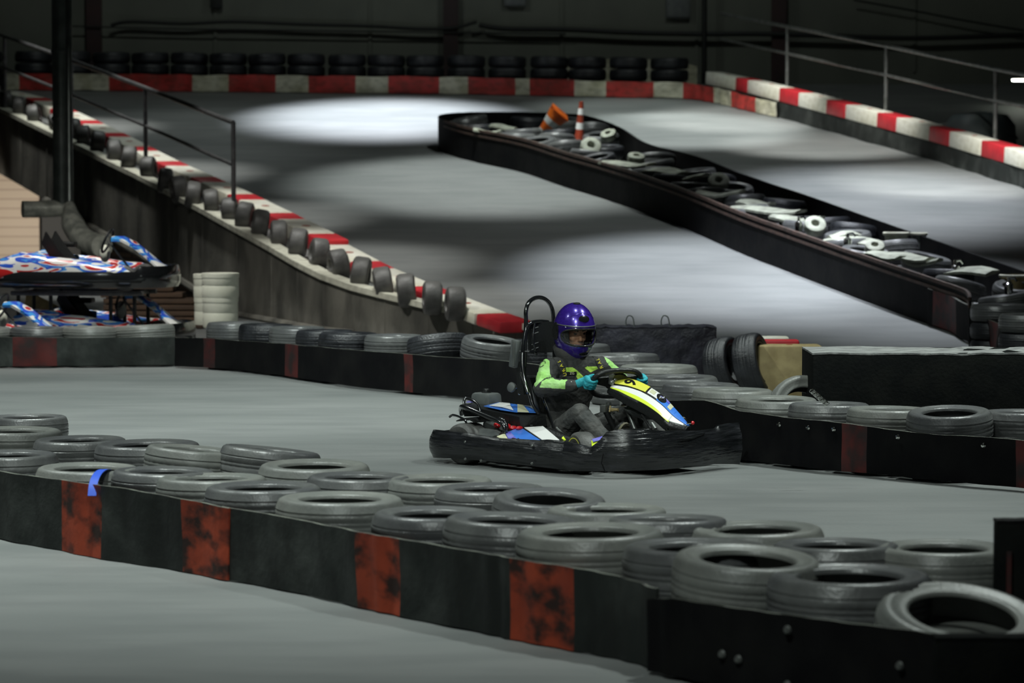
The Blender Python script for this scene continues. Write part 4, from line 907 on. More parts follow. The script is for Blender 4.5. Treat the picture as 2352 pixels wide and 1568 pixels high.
decal([(.30, .1), (.42, .9), (.62, .92), (.72, .12), (.5, .05)], 'blue_sticker', M['blue'])
decal([(.36, .2), (.44, .75), (.55, .85), (.60, .45), (.66, .18), (.5, .25)], 'white_sticker', M['white'], up=.004)
decal([(.68, .1), (.62, .9), (.82, .9), (.93, .12)], 'blue_sticker', M['blue'])
decal([(.72, .12), (.66, .85), (.74, .85), (.84, .12)], 'white_sticker', M['cream'], up=.004)
decal([(.03, .55), (.03, .9), (.28, .95), (.28, .6)], 'violet_sticker', M['purpleblue'])
# grille under the front of the tray
g = [kp(1212, 962, -.33), kp(1252, 960, -.20), kp(1252, 978, -.20), kp(1218, 982, -.33)]
gm = MB(); gm.loft([[g[0], g[1], g[1] - V(.03, 0, 0), g[0] - V(.03, 0, 0)], [g[3], g[2], g[2] - V(.03, 0, 0), g[3] - V(.03, 0, 0)]]); go = gm.build('air_intake', M['black'], ec, smooth=False)
MB().tube([g[0], g[1], g[2], g[3]], .006, 6, closed=True).build('intake_frame', M['blackmet'], go)
for k in range(3): MB().tube([g[0].lerp(g[3], .25 + .25 * k) + V(.004, 0, 0), g[1].lerp(g[2], .25 + .25 * k) + V(.004, 0, 0)], .004, 6).build('intake_bar', M['grey'], go)
# tank / airbox with cap
c = kp(1117, 922, -.16); tb = MB(); tb.box(c, (.19, .15, .125), bev=.022, taper=.90); tk = tb.build('fuel_tank', M['grey'], K)
MB().lathe([(.001, .03), (.020, .03), (.026, .02), (.026, .008), (.034, .006), (.034, 0), (.001, 0)], 20, M=Matrix.Translation(c + V(0, 0, .060))).build('tank_cap', M['black'], tk)
# guard tubes
MB().tube(cr([kp(1060, 950, -.30), kp(1059, 938, -.36), kp(1064, 934, -.44), kp(1090, 944, -.47), kp(1120, 957, -.49), kp(1145, 967, -.50), kp(1156, 976, -.50), kp(1160, 990, -.50), kp(1162, 1006, -.48)], 5), .017, 12).build('engine_guard', M['blackmet'], K)
MB().tube(cr([kp(1067, 936, -.40), kp(1066, 920, -.38), kp(1071, 914, -.36), kp(1085, 919, -.36), kp(1096, 927, -.38), kp(1102, 938, -.42), kp(1104, 950, -.46)], 5), .010, 10).build('guard_hoop', M['blackmet'], K)
MB().tube(cr([kp(1148, 960, -.42), kp(1157, 965, -.42), kp(1163, 975, -.42), kp(1166, 992, -.42)], 4), .014, 10).build('guard_stub', M['blackmet'], K)
MB().tube(cr([kp(1033, 957, -.44), kp(1040, 953, -.46), kp(1055, 957, -.48), kp(1068, 965, -.50), kp(1073, 978, -.50), kp(1078, 992, -.50)], 5), .008, 8).build('mudguard_bracket', M['blackmet'], K)
rows = []
for k in range(7):
    a_ = R_(60 + 20 * k); rows.append([V(-.60 + .175 * math.cos(a_), y, .14 + .175 * math.sin(a_)) for y in (-.50, -.40, -.30)] + [V(-.60 + .168 * math.cos(a_), y, .14 + .168 * math.sin(a_)) for y in (-.30, -.40, -.50)])
MB().loft(rows[:4]).build('mudguard', M['black'], K)
# roll hoop, seat frame and head rest
XR = -.36
hoop = [kp(x, y, -.20 + .40 * f) for x, y, f in ((1205, 860, 0), (1206, 800, 0), (1208, 740, 0), (1208, 715, .0), (1213, 697, .08), (1225, 686, .3), (1240, 683, .5), (1255, 689, .7), (1266, 704, .92), (1271, 730, 1), (1273, 800, 1), (1275, 880, 1))]
MB().tube(cr(hoop, 5), .0145, 12).build('roll_hoop', M['blackmet'], K)
MB().tube(cr([kp(1198, 880, -.24), kp(1200, 810, -.24), kp(1205, 770, -.22), kp(1210, 752, -.20), kp(1220, 741, -.16), kp(1240, 738, -.04), kp(1258, 739, .08)], 5), .013, 12).build('headrest_frame', M['blackmet'], K)
MB().tube(cr([kp(1228, 742, -.12), kp(1224, 770, -.14), kp(1226, 790, -.14), kp(1232, 815, -.12)], 4), .009, 10).build('headrest_bar', M['blackmet'], K)
MB().tube(cr([kp(1200, 810, -.24), kp(1200, 840, -.26), kp(1205, 870, -.27), kp(1217, 905, -.28), kp(1224, 930, -.28), kp(1238, 950, -.26)], 5), .013, 12).build('stay_bar', M['blackmet'], K)
MB().tube([kp(1198, 856, -.265), kp(1207, 882, -.285), kp(1213, 902, -.292)], .011, 10).build('stay_highlight', M['chrome'], K)  # chrome piece standing in for the highlight on the stay bar
MB().tube([kp(1180, 806, -.26), kp(1215, 807, -.2), kp(1250, 809, -.05)], .006, 8).build('cross_wire', M['blackmet'], K)
MB().tube([kp(1205, 863, -.2), kp(1232, 864, -.05)], .005, 8).build('cross_bar', M['steel'], K)
sup = MB(); c0, c1 = kp(1196, 830, -.22), kp(1200, 905, -.24); sup.loft([[c0 + V(-.025, -.02, 0), c0 + V(.025, -.02, 0), c0 + V(.025, .02, 0), c0 + V(-.025, .02, 0)], [c1 + V(-.03, -.02, 0), c1 + V(.03, -.02, 0), c1 + V(.03, .02, 0), c1 + V(-.03, .02, 0)]]); sup.build('seat_support', M['black'], K)
hr = MB(); hc = kp(1246, 775, -.02)
rows = []
for k in range(7):
    f = k / 6; z = -.105 + .21 * f; w_ = .13 if 0 < k < 6 else .11
    rows.append([hc + V(-.02, -w_, z), hc + V(-.005, -w_, z), hc + V(.02 - .03 * abs(f - .5), 0, z), hc + V(-.005, w_, z), hc + V(-.02, w_, z)])
hr.loft(rows); h = hr.build('headrest', M['black'], K)
for k in range(5): MB().tube([hc + V(-.004, -.11, -.08 + .035 * k), hc + V(.006, -.05, -.065 + .035 * k)], .0035, 6).build('rib', M['grey'], h)
c = kp(1183, 812, -.25); bx_ = MB(); bx_.box(c, (.06, .045, .19), bev=.008, rot=Matrix.Rotation(R_(8), 3, 'Y')); bo = bx_.build('light_box', M['grey'], K)
bx_ = MB(); bx_.box(c + V(.012, -.027, .0), (.02, .006, .17), bev=.002); bx_.build('light_strip', M['steel'], bo)
c = kp(1175, 889, -.26); MB().lathe([(.001, -.014), (.026, -.014), (.034, -.008), (.034, .008), (.026, .014), (.001, .014)], 22, M=Matrix.Translation(c) @ Matrix.Rotation(R_(75), 4, 'X')).build('round_knob', M['grey'], K)
MB().tube([c, kp(1192, 888, -.24)], .012, 10).build('knob_stem', M['blackmet'], K)
MB().ball(kp(1193, 903, -.25), .011, 10).build('bright_nut', M['chrome'], K)
MB().tube(cr([kp(1227, 900, -.24), kp(1233, 893, -.24), kp(1241, 900, -.24), kp(1250, 920, -.24), kp(1262, 950, -.25), kp(1272, 985, -.26), kp(1276, 1000, -.26)], 5), .008, 8).build('seat_tube', M['blackmet'], K)
MB().tube([kp(1278, 982, -.30), kp(1292, 995, -.30), kp(1306, 1003, -.32)], .008, 8).build('pod_bar', M['steel'], K)
# seat shell
rows = []
for x, z, w_, d in ((.16, .13, .17, .03), (.02, .09, .19, .07), (-.14, .08, .20, .12), (-.25, .14, .21, .15), (-.30, .26, .22, .17), (-.32, .40, .225, .15), (-.33, .50, .21, .10), (-.335, .58, .17, .03)):
    r1 = []; 
    for k in range(9):
        a_ = -1 + k / 4; up = d * abs(a_) ** 2.4; r1.append(V(x + up * (.9 if z > .2 else .1), w_ * a_, z + up * (.15 if z > .2 else .9)))
    r2 = [p + V(-.014 if z > .2 else 0, 0, 0 if z > .2 else -.014) for p in r1[::-1]]; rows.append(r1 + r2)
MB().loft(rows).build('seat', M['black'], K)
# steering wheel and column
WR, WL = V(.235, -.155, .575), V(.385, .165, .575); WC = (WR + WL) / 2; wa = (WL - WR).normalized(); wf = V(wa.y, -wa.x, 0); wt = R_(38); wu = wf * math.sin(wt) + V(0, 0, math.cos(wt)); hwid = (WL - WR).length / 2
sq = []
for k in range(32):
    a_ = 2 * PI * k / 32; ca, sa = math.cos(a_), math.sin(a_); e_ = 2.6
    x_ = math.copysign(abs(ca) ** (2 / e_), ca) * hwid; y_ = math.copysign(abs(sa) ** (2 / e_), sa) * .105
    if sa < 0: y_ = y_ * 1.15
    sq.append(WC + wa * x_ + wu * y_)
sw = empty('steering_wheel', (0, 0, 0)); sw.parent = K
MB().tube(sq, .019, 12, closed=True).build('rim', M['black'], sw)
hub = MB(); nrm_ = wa.cross(wu)
hub.loft([[WC + wa * (.085 * math.cos(t)) + wu * (.010 + .07 * math.sin(t)) + nrm_ * o_ for t in [2 * PI * k / 16 for k in range(16)]] for o_ in (-.012, .012)]); hub.build('hub', M['black'], sw)
for s_ in (-1, 1): MB().loft([[WC + wa * (s_ * .03) + wu * y + nrm_ * o_ for y, o_ in ((.055, -.006), (-.045, -.006), (-.045, .006), (.055, .006))], [WC + wa * (s_ * (hwid - .01)) + wu * y + nrm_ * o_ for y, o_ in ((.045, -.006), (.0, -.006), (.0, .006), (.045, .006))]]).build('spoke', M['black'], sw)
MB().loft([[WC + wa * x_ + wu * y + nrm_ * .013 for x_, y in ((-.075, .085), (-.035, .085), (-.045, .0), (-.06, .0))], [WC + wa * x_ + wu * y + nrm_ * .016 for x_, y in ((-.075, .085), (-.035, .085), (-.045, .0), (-.06, .0))]]).build('grey_mark', M['grey'], sw)
MB().tube([WC + wf * .01, V(.56, 0, .12)], .014, 10).build('steering_column', M['steel'], K)
fx = MB(); fx.ball(kp(1405, 878, -.06), .022, 12); fx.ball(kp(1412, 872, -.02), .018, 12); fx.build('column_clamp', M['steel'], K)
fx = MB()
for px, py, y_, sz in ((1388, 938, -.12, (.05, .04, .05)), (1405, 945, -.08, (.04, .03, .03)), (1398, 930, -.05, (.03, .03, .04))): fx.box(kp(px, py, y_), sz, bev=.006)
fx.build('carburettor_block', M['steel'], K)
MB().box((.34, .02, .17), (.22, .17, .26), bev=.03, taper=.85).build('floor_fuel_tank', M['black'], K)
MB().tube([kp(1392, 945, -.11), V(.36, -.06, .26)], .02, 10).build('tank_neck', M['black'], K)
fx = MB(); fx.box(kp(1412, 941, -.10), (.06, .02, .022), bev=.004); fx.tube([kp(1400, 946, -.12), kp(1402, 932, -.1)], .006, 8); fx.build('brass_fitting', M['ply'], K)
fx = MB(); fx.tube([kp(1428, 931, -.10), kp(1440, 932, -.10)], .008, 8); fx.tube([kp(1409, 945, -.14), kp(1418, 944, -.14)], .005, 8); fx.tube([kp(1532, 984, -.14), kp(1533, 988, -.14)], .012, 8); fx.build('bright_bolts', M['chrome'], K)
MB().loft([cr([c_ + V(0, math.cos(t) * r_, math.sin(t) * r_ * .6) for t in [2 * PI * k / 10 for k in range(10)]], 1, closed=True) for c_, r_ in ((kp(1440, 940, .0), .03), (kp(1460, 945, 0), .06), (kp(1490, 952, 0), .055), (kp(1505, 958, 0), .03))]).build('fuel_canister', M['grey'], K)
MB().tube([kp(1578, 972, -.02), kp(1590, 971, .03)], .006, 8).build('mounting_pin', M['chrome'], K); MB().ball(kp(1591, 971, .03), .013, 12).build('red_knob', M['redgloss'], K)
MB().tube([kp(1498, 972, -.14), kp(1506, 985, -.16)], .012, 8).build('fairing_bracket', M['steel'], K)
MB().tube([kp(1475, 952, -.1), kp(1495, 985, -.12)], .009, 8).build('pedal', M['black'], K)
# nose fairing
NP = [(1398, 890), (1420, 898), (1440, 908), (1480, 928), (1510, 948), (1534, 969), (1558, 979), (1576, 985)]
FP = [(1433, 870), (1450, 872), (1470, 879), (1503, 896), (1530, 917), (1556, 945), (1576, 968), (1586, 981)]
NY = [-.08, -.10, -.11, -.12, -.115, -.10, -.06, -.025]; FY = [.07, .075, .08, .085, .075, .055, .035, .015]
nea = cr([kp(*p, y) for p, y in zip(NP, NY)], 5); far = cr([kp(*p, y) for p, y in zip(FP, FY)], 5); NV = len(nea)
def S(u, v):
    t = v * (NV - 1); i = min(int(t), NV - 2); f = t - i; a = nea[i].lerp(nea[i + 1], f); b = far[i].lerp(far[i + 1], f); p = a.lerp(b, u); q_ = 1 - (2 * u - 1) ** 2
    return p + V(.35, 0, 1).normalized() * (.014 * q_)
NU = 12
def skirt(v): return interp([0, .15, .4, .7, .9, 1], [.030, .048, .054, .052, .042, .018], v)
rows = []
for i in range(NV):
    v = i / (NV - 1); d = skirt(v); back_ = V(-.25, 0, -1).normalized()
    a = S(0, v); b = S(1, v)
    rows.append([a + back_ * d, a + back_ * d * .5 + V(0, -.006, 0), a] + [S(k / NU, v) for k in range(1, NU)] + [b, b + back_ * d * .5 + V(0, .006, 0), b + back_ * d])
def shell(rows): # give thickness
    out = []
    for r in rows:
        inner = [p * 1.0 + V(-.006, 0, -.008) for p in r[::-1]]; out.append(r + inner)
    return MB().loft(out)
nf = shell(rows).build('nose_fairing', M['black'], K, angle=50)
def patch(us, vs, name, m, up=.003, nu=6, nv=14, us2=None):
    """strip between u(v) ranges"""
    rows = []
    for i in range(nv + 1):
        f = i / nv; v = vs[0] + (vs[1] - vs[0]) * f; ua = us[0] + ((us2[0] if us2 else us[0]) - us[0]) * f; ub = us[1] + ((us2[1] if us2 else us[1]) - us[1]) * f
        top_ = [S(ua + (ub - ua) * k / nu, v) + V(.3, 0, 1).normalized() * up for k in range(nu + 1)]
        bot = [p - V(0, 0, .002) for p in top_[::-1]]; rows.append(top_ + bot)
    return MB().loft(rows).build(name, m, nf, angle=60)
patch((0.0, .04), (.03, .35), 'lime_stripe', M['lime'], us2=(0, .15)); patch((0, .15), (.35, .72), 'lime_stripe', M['lime'], us2=(0, .06))
patch((.04, .16), (.02, .35), 'white_stripe', M['white'], us2=(.15, .42)); patch((.15, .42), (.35, .72), 'white_stripe', M['white'], us2=(.06, .40)); patch((.06, .40), (.72, .90), 'white_stripe', M['white'], us2=(.2, .34))
patch((.46, 1.0), (.50, .72), 'blue_sticker', M['blue'], us2=(.44, 1.0)); patch((.44, 1.0), (.72, .985), 'blue_sticker', M['blue'], us2=(.4, .98))
patch((.84, 1.0), (.50, .62), 'violet_sticker', M['purpleblue'], up=.005, us2=(.8, 1.0))
patch((.52, 1.0), (.40, .50), 'white_sticker', M['white'], up=.004); patch((.62, .9), (.41, .46), 'grey_print', M['cream'], up=.006)
patch((.55, .98), (.625, .665), 'grey_sticker', M['cream'], up=.005)
pl = patch((.24, 1.02), (-.005, .385), 'number_plate', M['yellow'], up=.006, us2=(.50, 1.02), nu=8); pl['label'] = 'yellow number plate with black digit nine'
rows = []
def oval(u0, v0, ru, rv, up, m, name, parent):
    r1 = [S(u0 + ru * math.cos(t), v0 + rv * math.sin(t)) + V(.3, 0, 1).normalized() * up for t in [2 * PI * k / 24 for k in range(24)]]
    return MB().loft([r1, [p - V(0, 0, .002) for p in r1]]).build(name, m, parent, smooth=False)
ov = oval(.76, .535, .25, .055, .007, M['beltdark'], 'oval_emblem', nf)
def stroke(uvs, r_, name, m, parent, up): return MB().tube([S(u, v) + V(.3, 0, 1).normalized() * up for u, v in uvs], r_, 6).build(name, m, parent)
stroke([(.62, .525), (.72, .520), (.78, .535), (.70, .545), (.80, .552), (.92, .548)], .0035, 'white_mark', M['white'], ov, .009)
# digit 9, its head towards the driver; drawn as thick strokes on the plate
def flat_stroke(uvs, wd, name, m, parent, up):
    pts = [S(u, v) + V(.3, 0, 1).normalized() * up for u, v in uvs]; rows = []
    for i, p in enumerate(pts):
        t = (pts[min(i + 1, len(pts) - 1)] - pts[max(i - 1, 0)]).normalized(); nn = t.cross(V(.3, 0, 1).normalized()).normalized(); w_ = wd / 2
        rows.append([p - nn * w_, p + nn * w_, p + nn * w_ - V(0, 0, .003), p - nn * w_ - V(0, 0, .003)])
    return MB().loft(rows).build(name, m, parent, smooth=False)
cu = bpy.data.curves.new('t', 'FONT'); cu.body = '9'; cu.size = 1; cu.extrude = .01; cu.align_x = 'CENTER'; cu.align_y = 'CENTER'; cu.offset = .02
to = bpy.data.objects.new('t', cu); C.objects.link(to); bpy.context.view_layer.update(); me = bpy.data.meshes.new_from_object(to.evaluated_get(bpy.context.evaluated_depsgraph_get())); bpy.data.objects.remove(to)
for v_ in me.vertices:
    x_, y_, z_ = v_.co; v_.co = S(.66 + x_ * .85, .205 - y_ * .24) + V(.3, 0, 1).normalized() * (.0085 + z_ * .1)
me.materials.clear(); me.materials.append(M['beltdark']); dg_ = bpy.data.objects.new('digit', me); C.objects.link(dg_); dg_.parent = pl
KART = K

# ------------------------------------------------------------------ the driver
D = empty('driver', KO, -KTH, 'person in purple helmet, charcoal and lime racing suit and teal gloves driving the kart', 'person')
pel, chest, neckb = V(-.15, 0, .19), V(-.09, .0, .52), V(-.06, 0, .72)
shR, shL = V(-.11, -.185, .655), V(.03, .19, .655)
elR, wrR = V(-.065, -.315, .535), V(.125, -.215, .555)
elL, wrL = V(.155, .335, .50), V(.34, .235, .55)
hipR, knR, anR = V(-.13, -.11, .17), V(.20, -.235, .375), V(.46, -.215, .16)
hipL, knL, anL = V(-.13, .11, .17), V(.28, .215, .37), V(.60, .20, .17)
BONES = [('torso', pel, chest), ('torso', chest, neckb), ('uR', shR, elR), ('fR', elR, wrR), ('uL', shL, elL), ('fL', elL, wrL), ('tR', hipR, knR), ('cR', knR, anR), ('tL', hipL, knL), ('cL', knL, anL)]
def ell(c, a, b, n=20): return [c + a * math.cos(2 * PI * k / n) + b * math.sin(2 * PI * k / n) for k in range(n)]
def figure(inf, legs=True):
    mb = MB(); y15 = V(math.sin(R_(-18)) * -1, math.cos(R_(18)), 0); ty = V(.32, .95, 0).normalized(); tx = V(.95, -.32, 0).normalized()
    rings = []
    for c, w_, d in ((V(-.15, 0, .10), .155, .115), (V(-.15, 0, .20), .175, .135), (V(-.15, 0, .30), .165, .13), (V(-.125, 0, .42), .168, .125), (V(-.10, 0, .53), .185, .13), (V(-.075, 0, .61), .188, .115), (V(-.06, 0, .68), .135, .09), (V(-.05, 0, .73), .07, .07)):
        f = min(1, max(0, (c.z - .2) / .3)); ax = V(0, 1, 0).lerp(ty, f).normalized(); dx = V(1, 0, 0).lerp(tx, f).normalized()
        rings.append(ell(c, dx * (d + inf), ax * (w_ + inf)))
    mb.loft(rings)
    mb.limb([V(-.05, 0, .70), V(-.045, 0, .80)], [.062 + inf * .5, .056 + inf * .5])
    for s_, e_, w_ in ((shR, elR, wrR), (shL, elL, wrL)):
        mb.limb([s_, s_.lerp(e_, .5) + V(0, 0, .0), e_, e_.lerp(w_, .4), w_], [.064 + inf, .057 + inf, .052 + inf, .048 + inf, .032 + inf * .7])
        mb.limb([V(-.055, 0, .66), s_], [.07 + inf, .062 + inf])
    for h_, k_, a_ in ((hipR, knR, anR), (hipL, knL, anL)):
        mb.limb([h_, h_.lerp(k_, .5), k_, k_.lerp(a_, .35), a_], [.088 + inf, .074 + inf, .058 + inf, .056 + inf, .040 + inf])
    return mb
def voxel(o, v, it=6, mats=None, cls=None, fac=.5):
    m_ = o.modifiers.new('r', 'REMESH'); m_.mode = 'VOXEL'; m_.voxel_size = v; sm = o.modifiers.new('s', 'SMOOTH'); sm.iterations = it; sm.factor = fac
    baked(o); me = o.data; me.materials.clear()
    for q_ in mats: me.materials.append(q_)
    me.polygons.foreach_set('use_smooth', [True] * len(me.polygons))
    if cls:
        me.polygons.foreach_set('material_index', [cls(p.center, p.normal) for p in me.polygons])
    me.update(); return o
HD = V(-.055, 0, .893); HY = R_(-24); HR = Matrix.Rotation(HY, 3, 'Z') @ Matrix.Rotation(R_(6), 3, 'Y')
def hpt(x, y, z): return HD + HR @ V(x, y, z)
# body: one continuous figure, slightly slimmer than the suit, with neck and head
bm_ = figure(-.006)
bm_.ball(hpt(0, 0, .005), (.098, .078, .115), 24, rot=HR); bm_.ball(hpt(.035, 0, -.055), (.062, .055, .062), 18, rot=HR)
bm_.limb([hpt(.088, 0, .005), hpt(.108, 0, -.030)], [.010, .015], 10); bm_.ball(hpt(.10, 0, -.036), (.013, .019, .010), 12, rot=HR)
for s_ in (-1, 1): bm_.ball(hpt(.062, .034 * s_, -.028), (.026, .028, .024), 12, rot=HR); bm_.ball(hpt(.088, .032 * s_, .028), (.012, .028, .008), 12, rot=HR); bm_.ball(hpt(0, .078 * s_, -.005), (.014, .008, .028), 10, rot=HR)
bm_.ball(hpt(.088, 0, -.068), (.012, .026, .008), 12, rot=HR); bm_.ball(hpt(.086, 0, -.080), (.011, .022, .007), 12, rot=HR)
body = voxel(bm_.build('body', M['skin'], D), .0045, 7, [M['skin']])
for s_ in (-1, 1):
    MB().ball(hpt(.087, .031 * s_, .008), (.008, .014, .0065), 14, rot=HR).build('eye', M['eye'], body)
    MB().tube([hpt(.094, .014 * s_, .026), hpt(.099, .03 * s_, .032), hpt(.085, .05 * s_, .026)], [.003, .0045, .002], 8).build('eyebrow', M['eye'], body)
# racing suit
def near_bone(c):
    best = None
    for n_, a, b in BONES:
        ab = b - a; t = max(0, min(1, (c - a).dot(ab) / ab.length_squared)); d = (c - (a + ab * t)).length - (.10 if n_ == 'torso' else 0)
        if best is None or d < best[0]: best = (d, n_, t)
    return best[1], best[2]
def Zp(l): return [(1230 + x / 13.07, 790 + y / 13.07) for x, y in l]
GREEN = [Zp([(60, 405), (100, 335), (300, 340), (320, 400), (200, 380)]), Zp([(50, 470), (110, 440), (210, 430), (330, 450), (420, 500), (430, 880), (470, 975), (260, 1030), (170, 1120), (0, 1290), (-150, 1000), (-150, 720), (-100, 500)]),
         Zp([(120, 1300), (200, 1110), (300, 1050), (500, 990), (590, 1060), (730, 1080), (850, 1010), (960, 1080), (900, 1130), (890, 1350)]),
         Zp([(2040, 280), (2100, 290), (2250, 500), (2352, 560), (2700, 800), (2700, 1000), (2352, 760), (2200, 580), (2150, 560), (2060, 380)])]
LIME = [Zp([(905, 705), (1100, 690), (1250, 790), (1430, 960), (1380, 1040), (1260, 1050), (1200, 920), (1150, 830), (915, 830)]), Zp([(1475, 715), (1550, 670), (1840, 665), (1880, 740), (1640, 850)]),
        Zp([(600, 685), (680, 690), (705, 910), (670, 910)]), Zp([(520, 330), (560, 340), (505, 500), (460, 500)]), Zp([(1790, 980), (1880, 980), (2005, 1250), (1975, 1260)]), Zp([(1755, 1285), (1800, 1285), (1885, 1385), (1800, 1410)]),
        [(1372, 905), (1382, 905), (1393, 930), (1382, 936)]]
def pin(x, y, poly_):
    c_ = False; n_ = len(poly_); j_ = n_ - 1
    for i_ in range(n_):
        xi, yi = poly_[i_]; xj, yj = poly_[j_]
        if (yi > y) != (yj > y) and x < (xj - xi) * (y - yi) / (yj - yi) + xi: c_ = not c_
        j_ = i_
    return c_
def suit_cls(c, n):
    b, t = near_bone(c)
    w = KO + KF * c.x + KL * c.y + V(0, 0, c.z); d = w - CAM; vd = V(KF.dot(d), KL.dot(d), d.z).normalized(); dep = d.dot(FW); px = 1176 + F * d.x / dep; py = 784 - F * d.dot(UP) / dep
    facing = n.dot(vd) < -.05
    if facing and b[0] not in 'tc' or b == 'torso' and facing:
        if b in ('uR', 'fR', 'uL', 'fL'):
            for g_ in GREEN:
                if pin(px, py, g_): return 1
        else:
            for g_ in LIME:
                if pin(px, py, g_): return 2
            if pin(px, py, GREEN[0]): return 1
        if b in ('uR', 'fR', 'torso'): return 3 if c.z < .26 and b == 'torso' else 0
    if b == 'uR': return 1 if n.dot(V(-.25, -1, .1).normalized()) > .45 else 0
    if b == 'uL': return 1 if n.dot(V(.6, .7, .35).normalized()) > .55 and t > .05 else 0
    if b == 'fL': return 1 if n.dot(V(.5, .5, .7).normalized()) > .35 and t < .55 else 0
    if b in ('tR', 'tL', 'cR', 'cL'): return 3
    return 3 if c.z < .26 else 0
sm_ = figure(.012)
suit = voxel(sm_.build('racing_suit', M['suit'], D), .0038, 10, [M['suit'], M['suitgreen'], M['suitlime'], M['trousers']], suit_cls)
tx_ = bpy.data.textures.new('folds', 'CLOUDS'); tx_.noise_scale = .055; dm = suit.modifiers.new('d', 'DISPLACE'); dm.texture = tx_; dm.strength = .013; dm.mid_level = .5; dm.texture_coords = 'LOCAL'; baked(suit)
# cut the suit back from the face and hands is not needed: the collar stands round the neck
rows = []
for k, (z, r_, sh_) in enumerate(((.695, .088, -.01), (.72, .098, -.02), (.75, .106, -.03), (.785, .110, -.035), (.80, .100, -.035), (.79, .084, -.035), (.75, .078, -.02), (.71, .075, -.01))):
    rows.append([V(-.055 + sh_ + math.cos(a_) * r_ * 1.05, math.sin(a_) * r_ * 1.12, z + .022 * -math.cos(a_ + .3)) for a_ in [2 * PI * q_ / 28 for q_ in range(28)]])
MB().loft(rows).build('neck_brace', M['suit'], D, angle=60)['label'] = 'padded charcoal neck collar'
# chest lettering and patch: real text shapes lying on the suit
def text_mesh(txt, name, m, size, origin, ex, ey, parent, ext=.002):
    cu = bpy.data.curves.new('t', 'FONT'); cu.body = txt; cu.size = size; cu.extrude = ext; cu.align_x = 'CENTER'; cu.align_y = 'CENTER'
    to = bpy.data.objects.new('t', cu); C.objects.link(to); bpy.context.view_layer.update(); dg = bpy.context.evaluated_depsgraph_get(); me = bpy.data.meshes.new_from_object(to.evaluated_get(dg)); bpy.data.objects.remove(to)
    ez = ex.cross(ey); mx_ = Matrix((ex, ey, ez)).transposed().to_4x4(); mx_.translation = origin; me.transform(mx_); me.materials.clear(); me.materials.append(m)
    o = bpy.data.objects.new(name, me); C.objects.link(o); o.parent = parent; return o
from mathutils.bvhtree import BVHTree
bv = BVHTree.FromPolygons([v.co.copy() for v in suit.data.vertices], [list(p.vertices) for p in suit.data.polygons])
def onsuit(px, py):
    o_ = CAM; d = ray(px, py)
    lo = V(KF.dot(o_ - KO), KL.dot(o_ - KO), o_.z); ld = V(KF.dot(d), KL.dot(d), d.z).normalized(); h = bv.ray_cast(lo, ld); return h[0], h[1]
for pth in (((1276, 822), (1281, 830), (1286, 838), (1291, 847), (1295, 856), (1297, 866)), ((1362, 812), (1367, 820), (1372, 828), (1377, 837), (1381, 846), (1384, 855))):
    hits = [onsuit(*q_) for q_ in pth]; hits = [h_ for h_ in hits if h_[0]]
    if len(hits) < 4: continue
    pts = cr([h_[0] + h_[1] * .006 for h_ in hits], 3); n_ = sum((h_[1] for h_ in hits), V(0, 0, 0)).normalized(); rows = []
    for i_, p_ in enumerate(pts):
        t_ = (pts[min(i_ + 1, len(pts) - 1)] - pts[max(i_ - 1, 0)]).normalized(); sd = n_.cross(t_).normalized() * .021
        rows.append([p_ - sd - n_ * .01, p_ - sd * .9, p_ + n_ * .003, p_ + sd * .9, p_ + sd - n_ * .01, p_ - n_ * .012])
    so = MB().loft(rows).build('shoulder_strap', M['suit'], D)
    for k_, ch_ in enumerate('URAL'):
        f_ = len(pts) * (.86 - .2 * k_); p_ = pts[int(f_)]; t_ = (pts[int(f_) - 2] - pts[min(int(f_) + 1, len(pts) - 1)]).normalized(); nn_ = (n_ - t_ * n_.dot(t_)).normalized()
        text_mesh(ch_, 'lettering', M['textyellow'], .034, p_ + nn_ * .007, t_, nn_.cross(t_).normalized(), so)
a, an = onsuit(1313, 858)
if a:
    up_ = V(0, 0, 1); ex = V(0, 0, 1).cross(an).normalized(); ey = an.cross(ex).normalized()
    pt = MB(); c_ = a + an * .006; pt.loft([[c_ + ex * x_ + ey * y_ for x_, y_ in ((-.034, -.012), (.034, -.012), (.034, .012), (-.034, .012))], [c_ - an * .006 + ex * x_ + ey * y_ for x_, y_ in ((-.034, -.012), (.034, -.012), (.034, .012), (-.034, .012))]])
    po = pt.build('chest_patch', M['beltdark'], D, smooth=False); text_mesh('ZG', 'lettering', M['cream'], .024, a + an * .009, ex, ey, po, .001)
a, an = onsuit(1246, 836)
if a:
    ex = V(0, 0, 1).cross(an).normalized(); ey = an.cross(ex).normalized()
    MB().tube([a + an * .003 + ex * (.026 * math.cos(t)) + ey * (.026 * math.sin(t)) for t in [2 * PI * k / 20 for k in range(20)] if abs(math.sin(t)) > .25], .0022, 6).build('sleeve_ring_mark', M['suit'], suit)
# cuffs
for w_, e_ in ((wrR, elR), (wrL, elL)):
    d_ = (e_ - w_).normalized(); MB().tube([w_ - d_ * .01, w_ + d_ * .02, w_ + d_ * .075, w_ + d_ * .085], [.036, .043, .048, .044], 18).build('cuff', M['suit'], D)
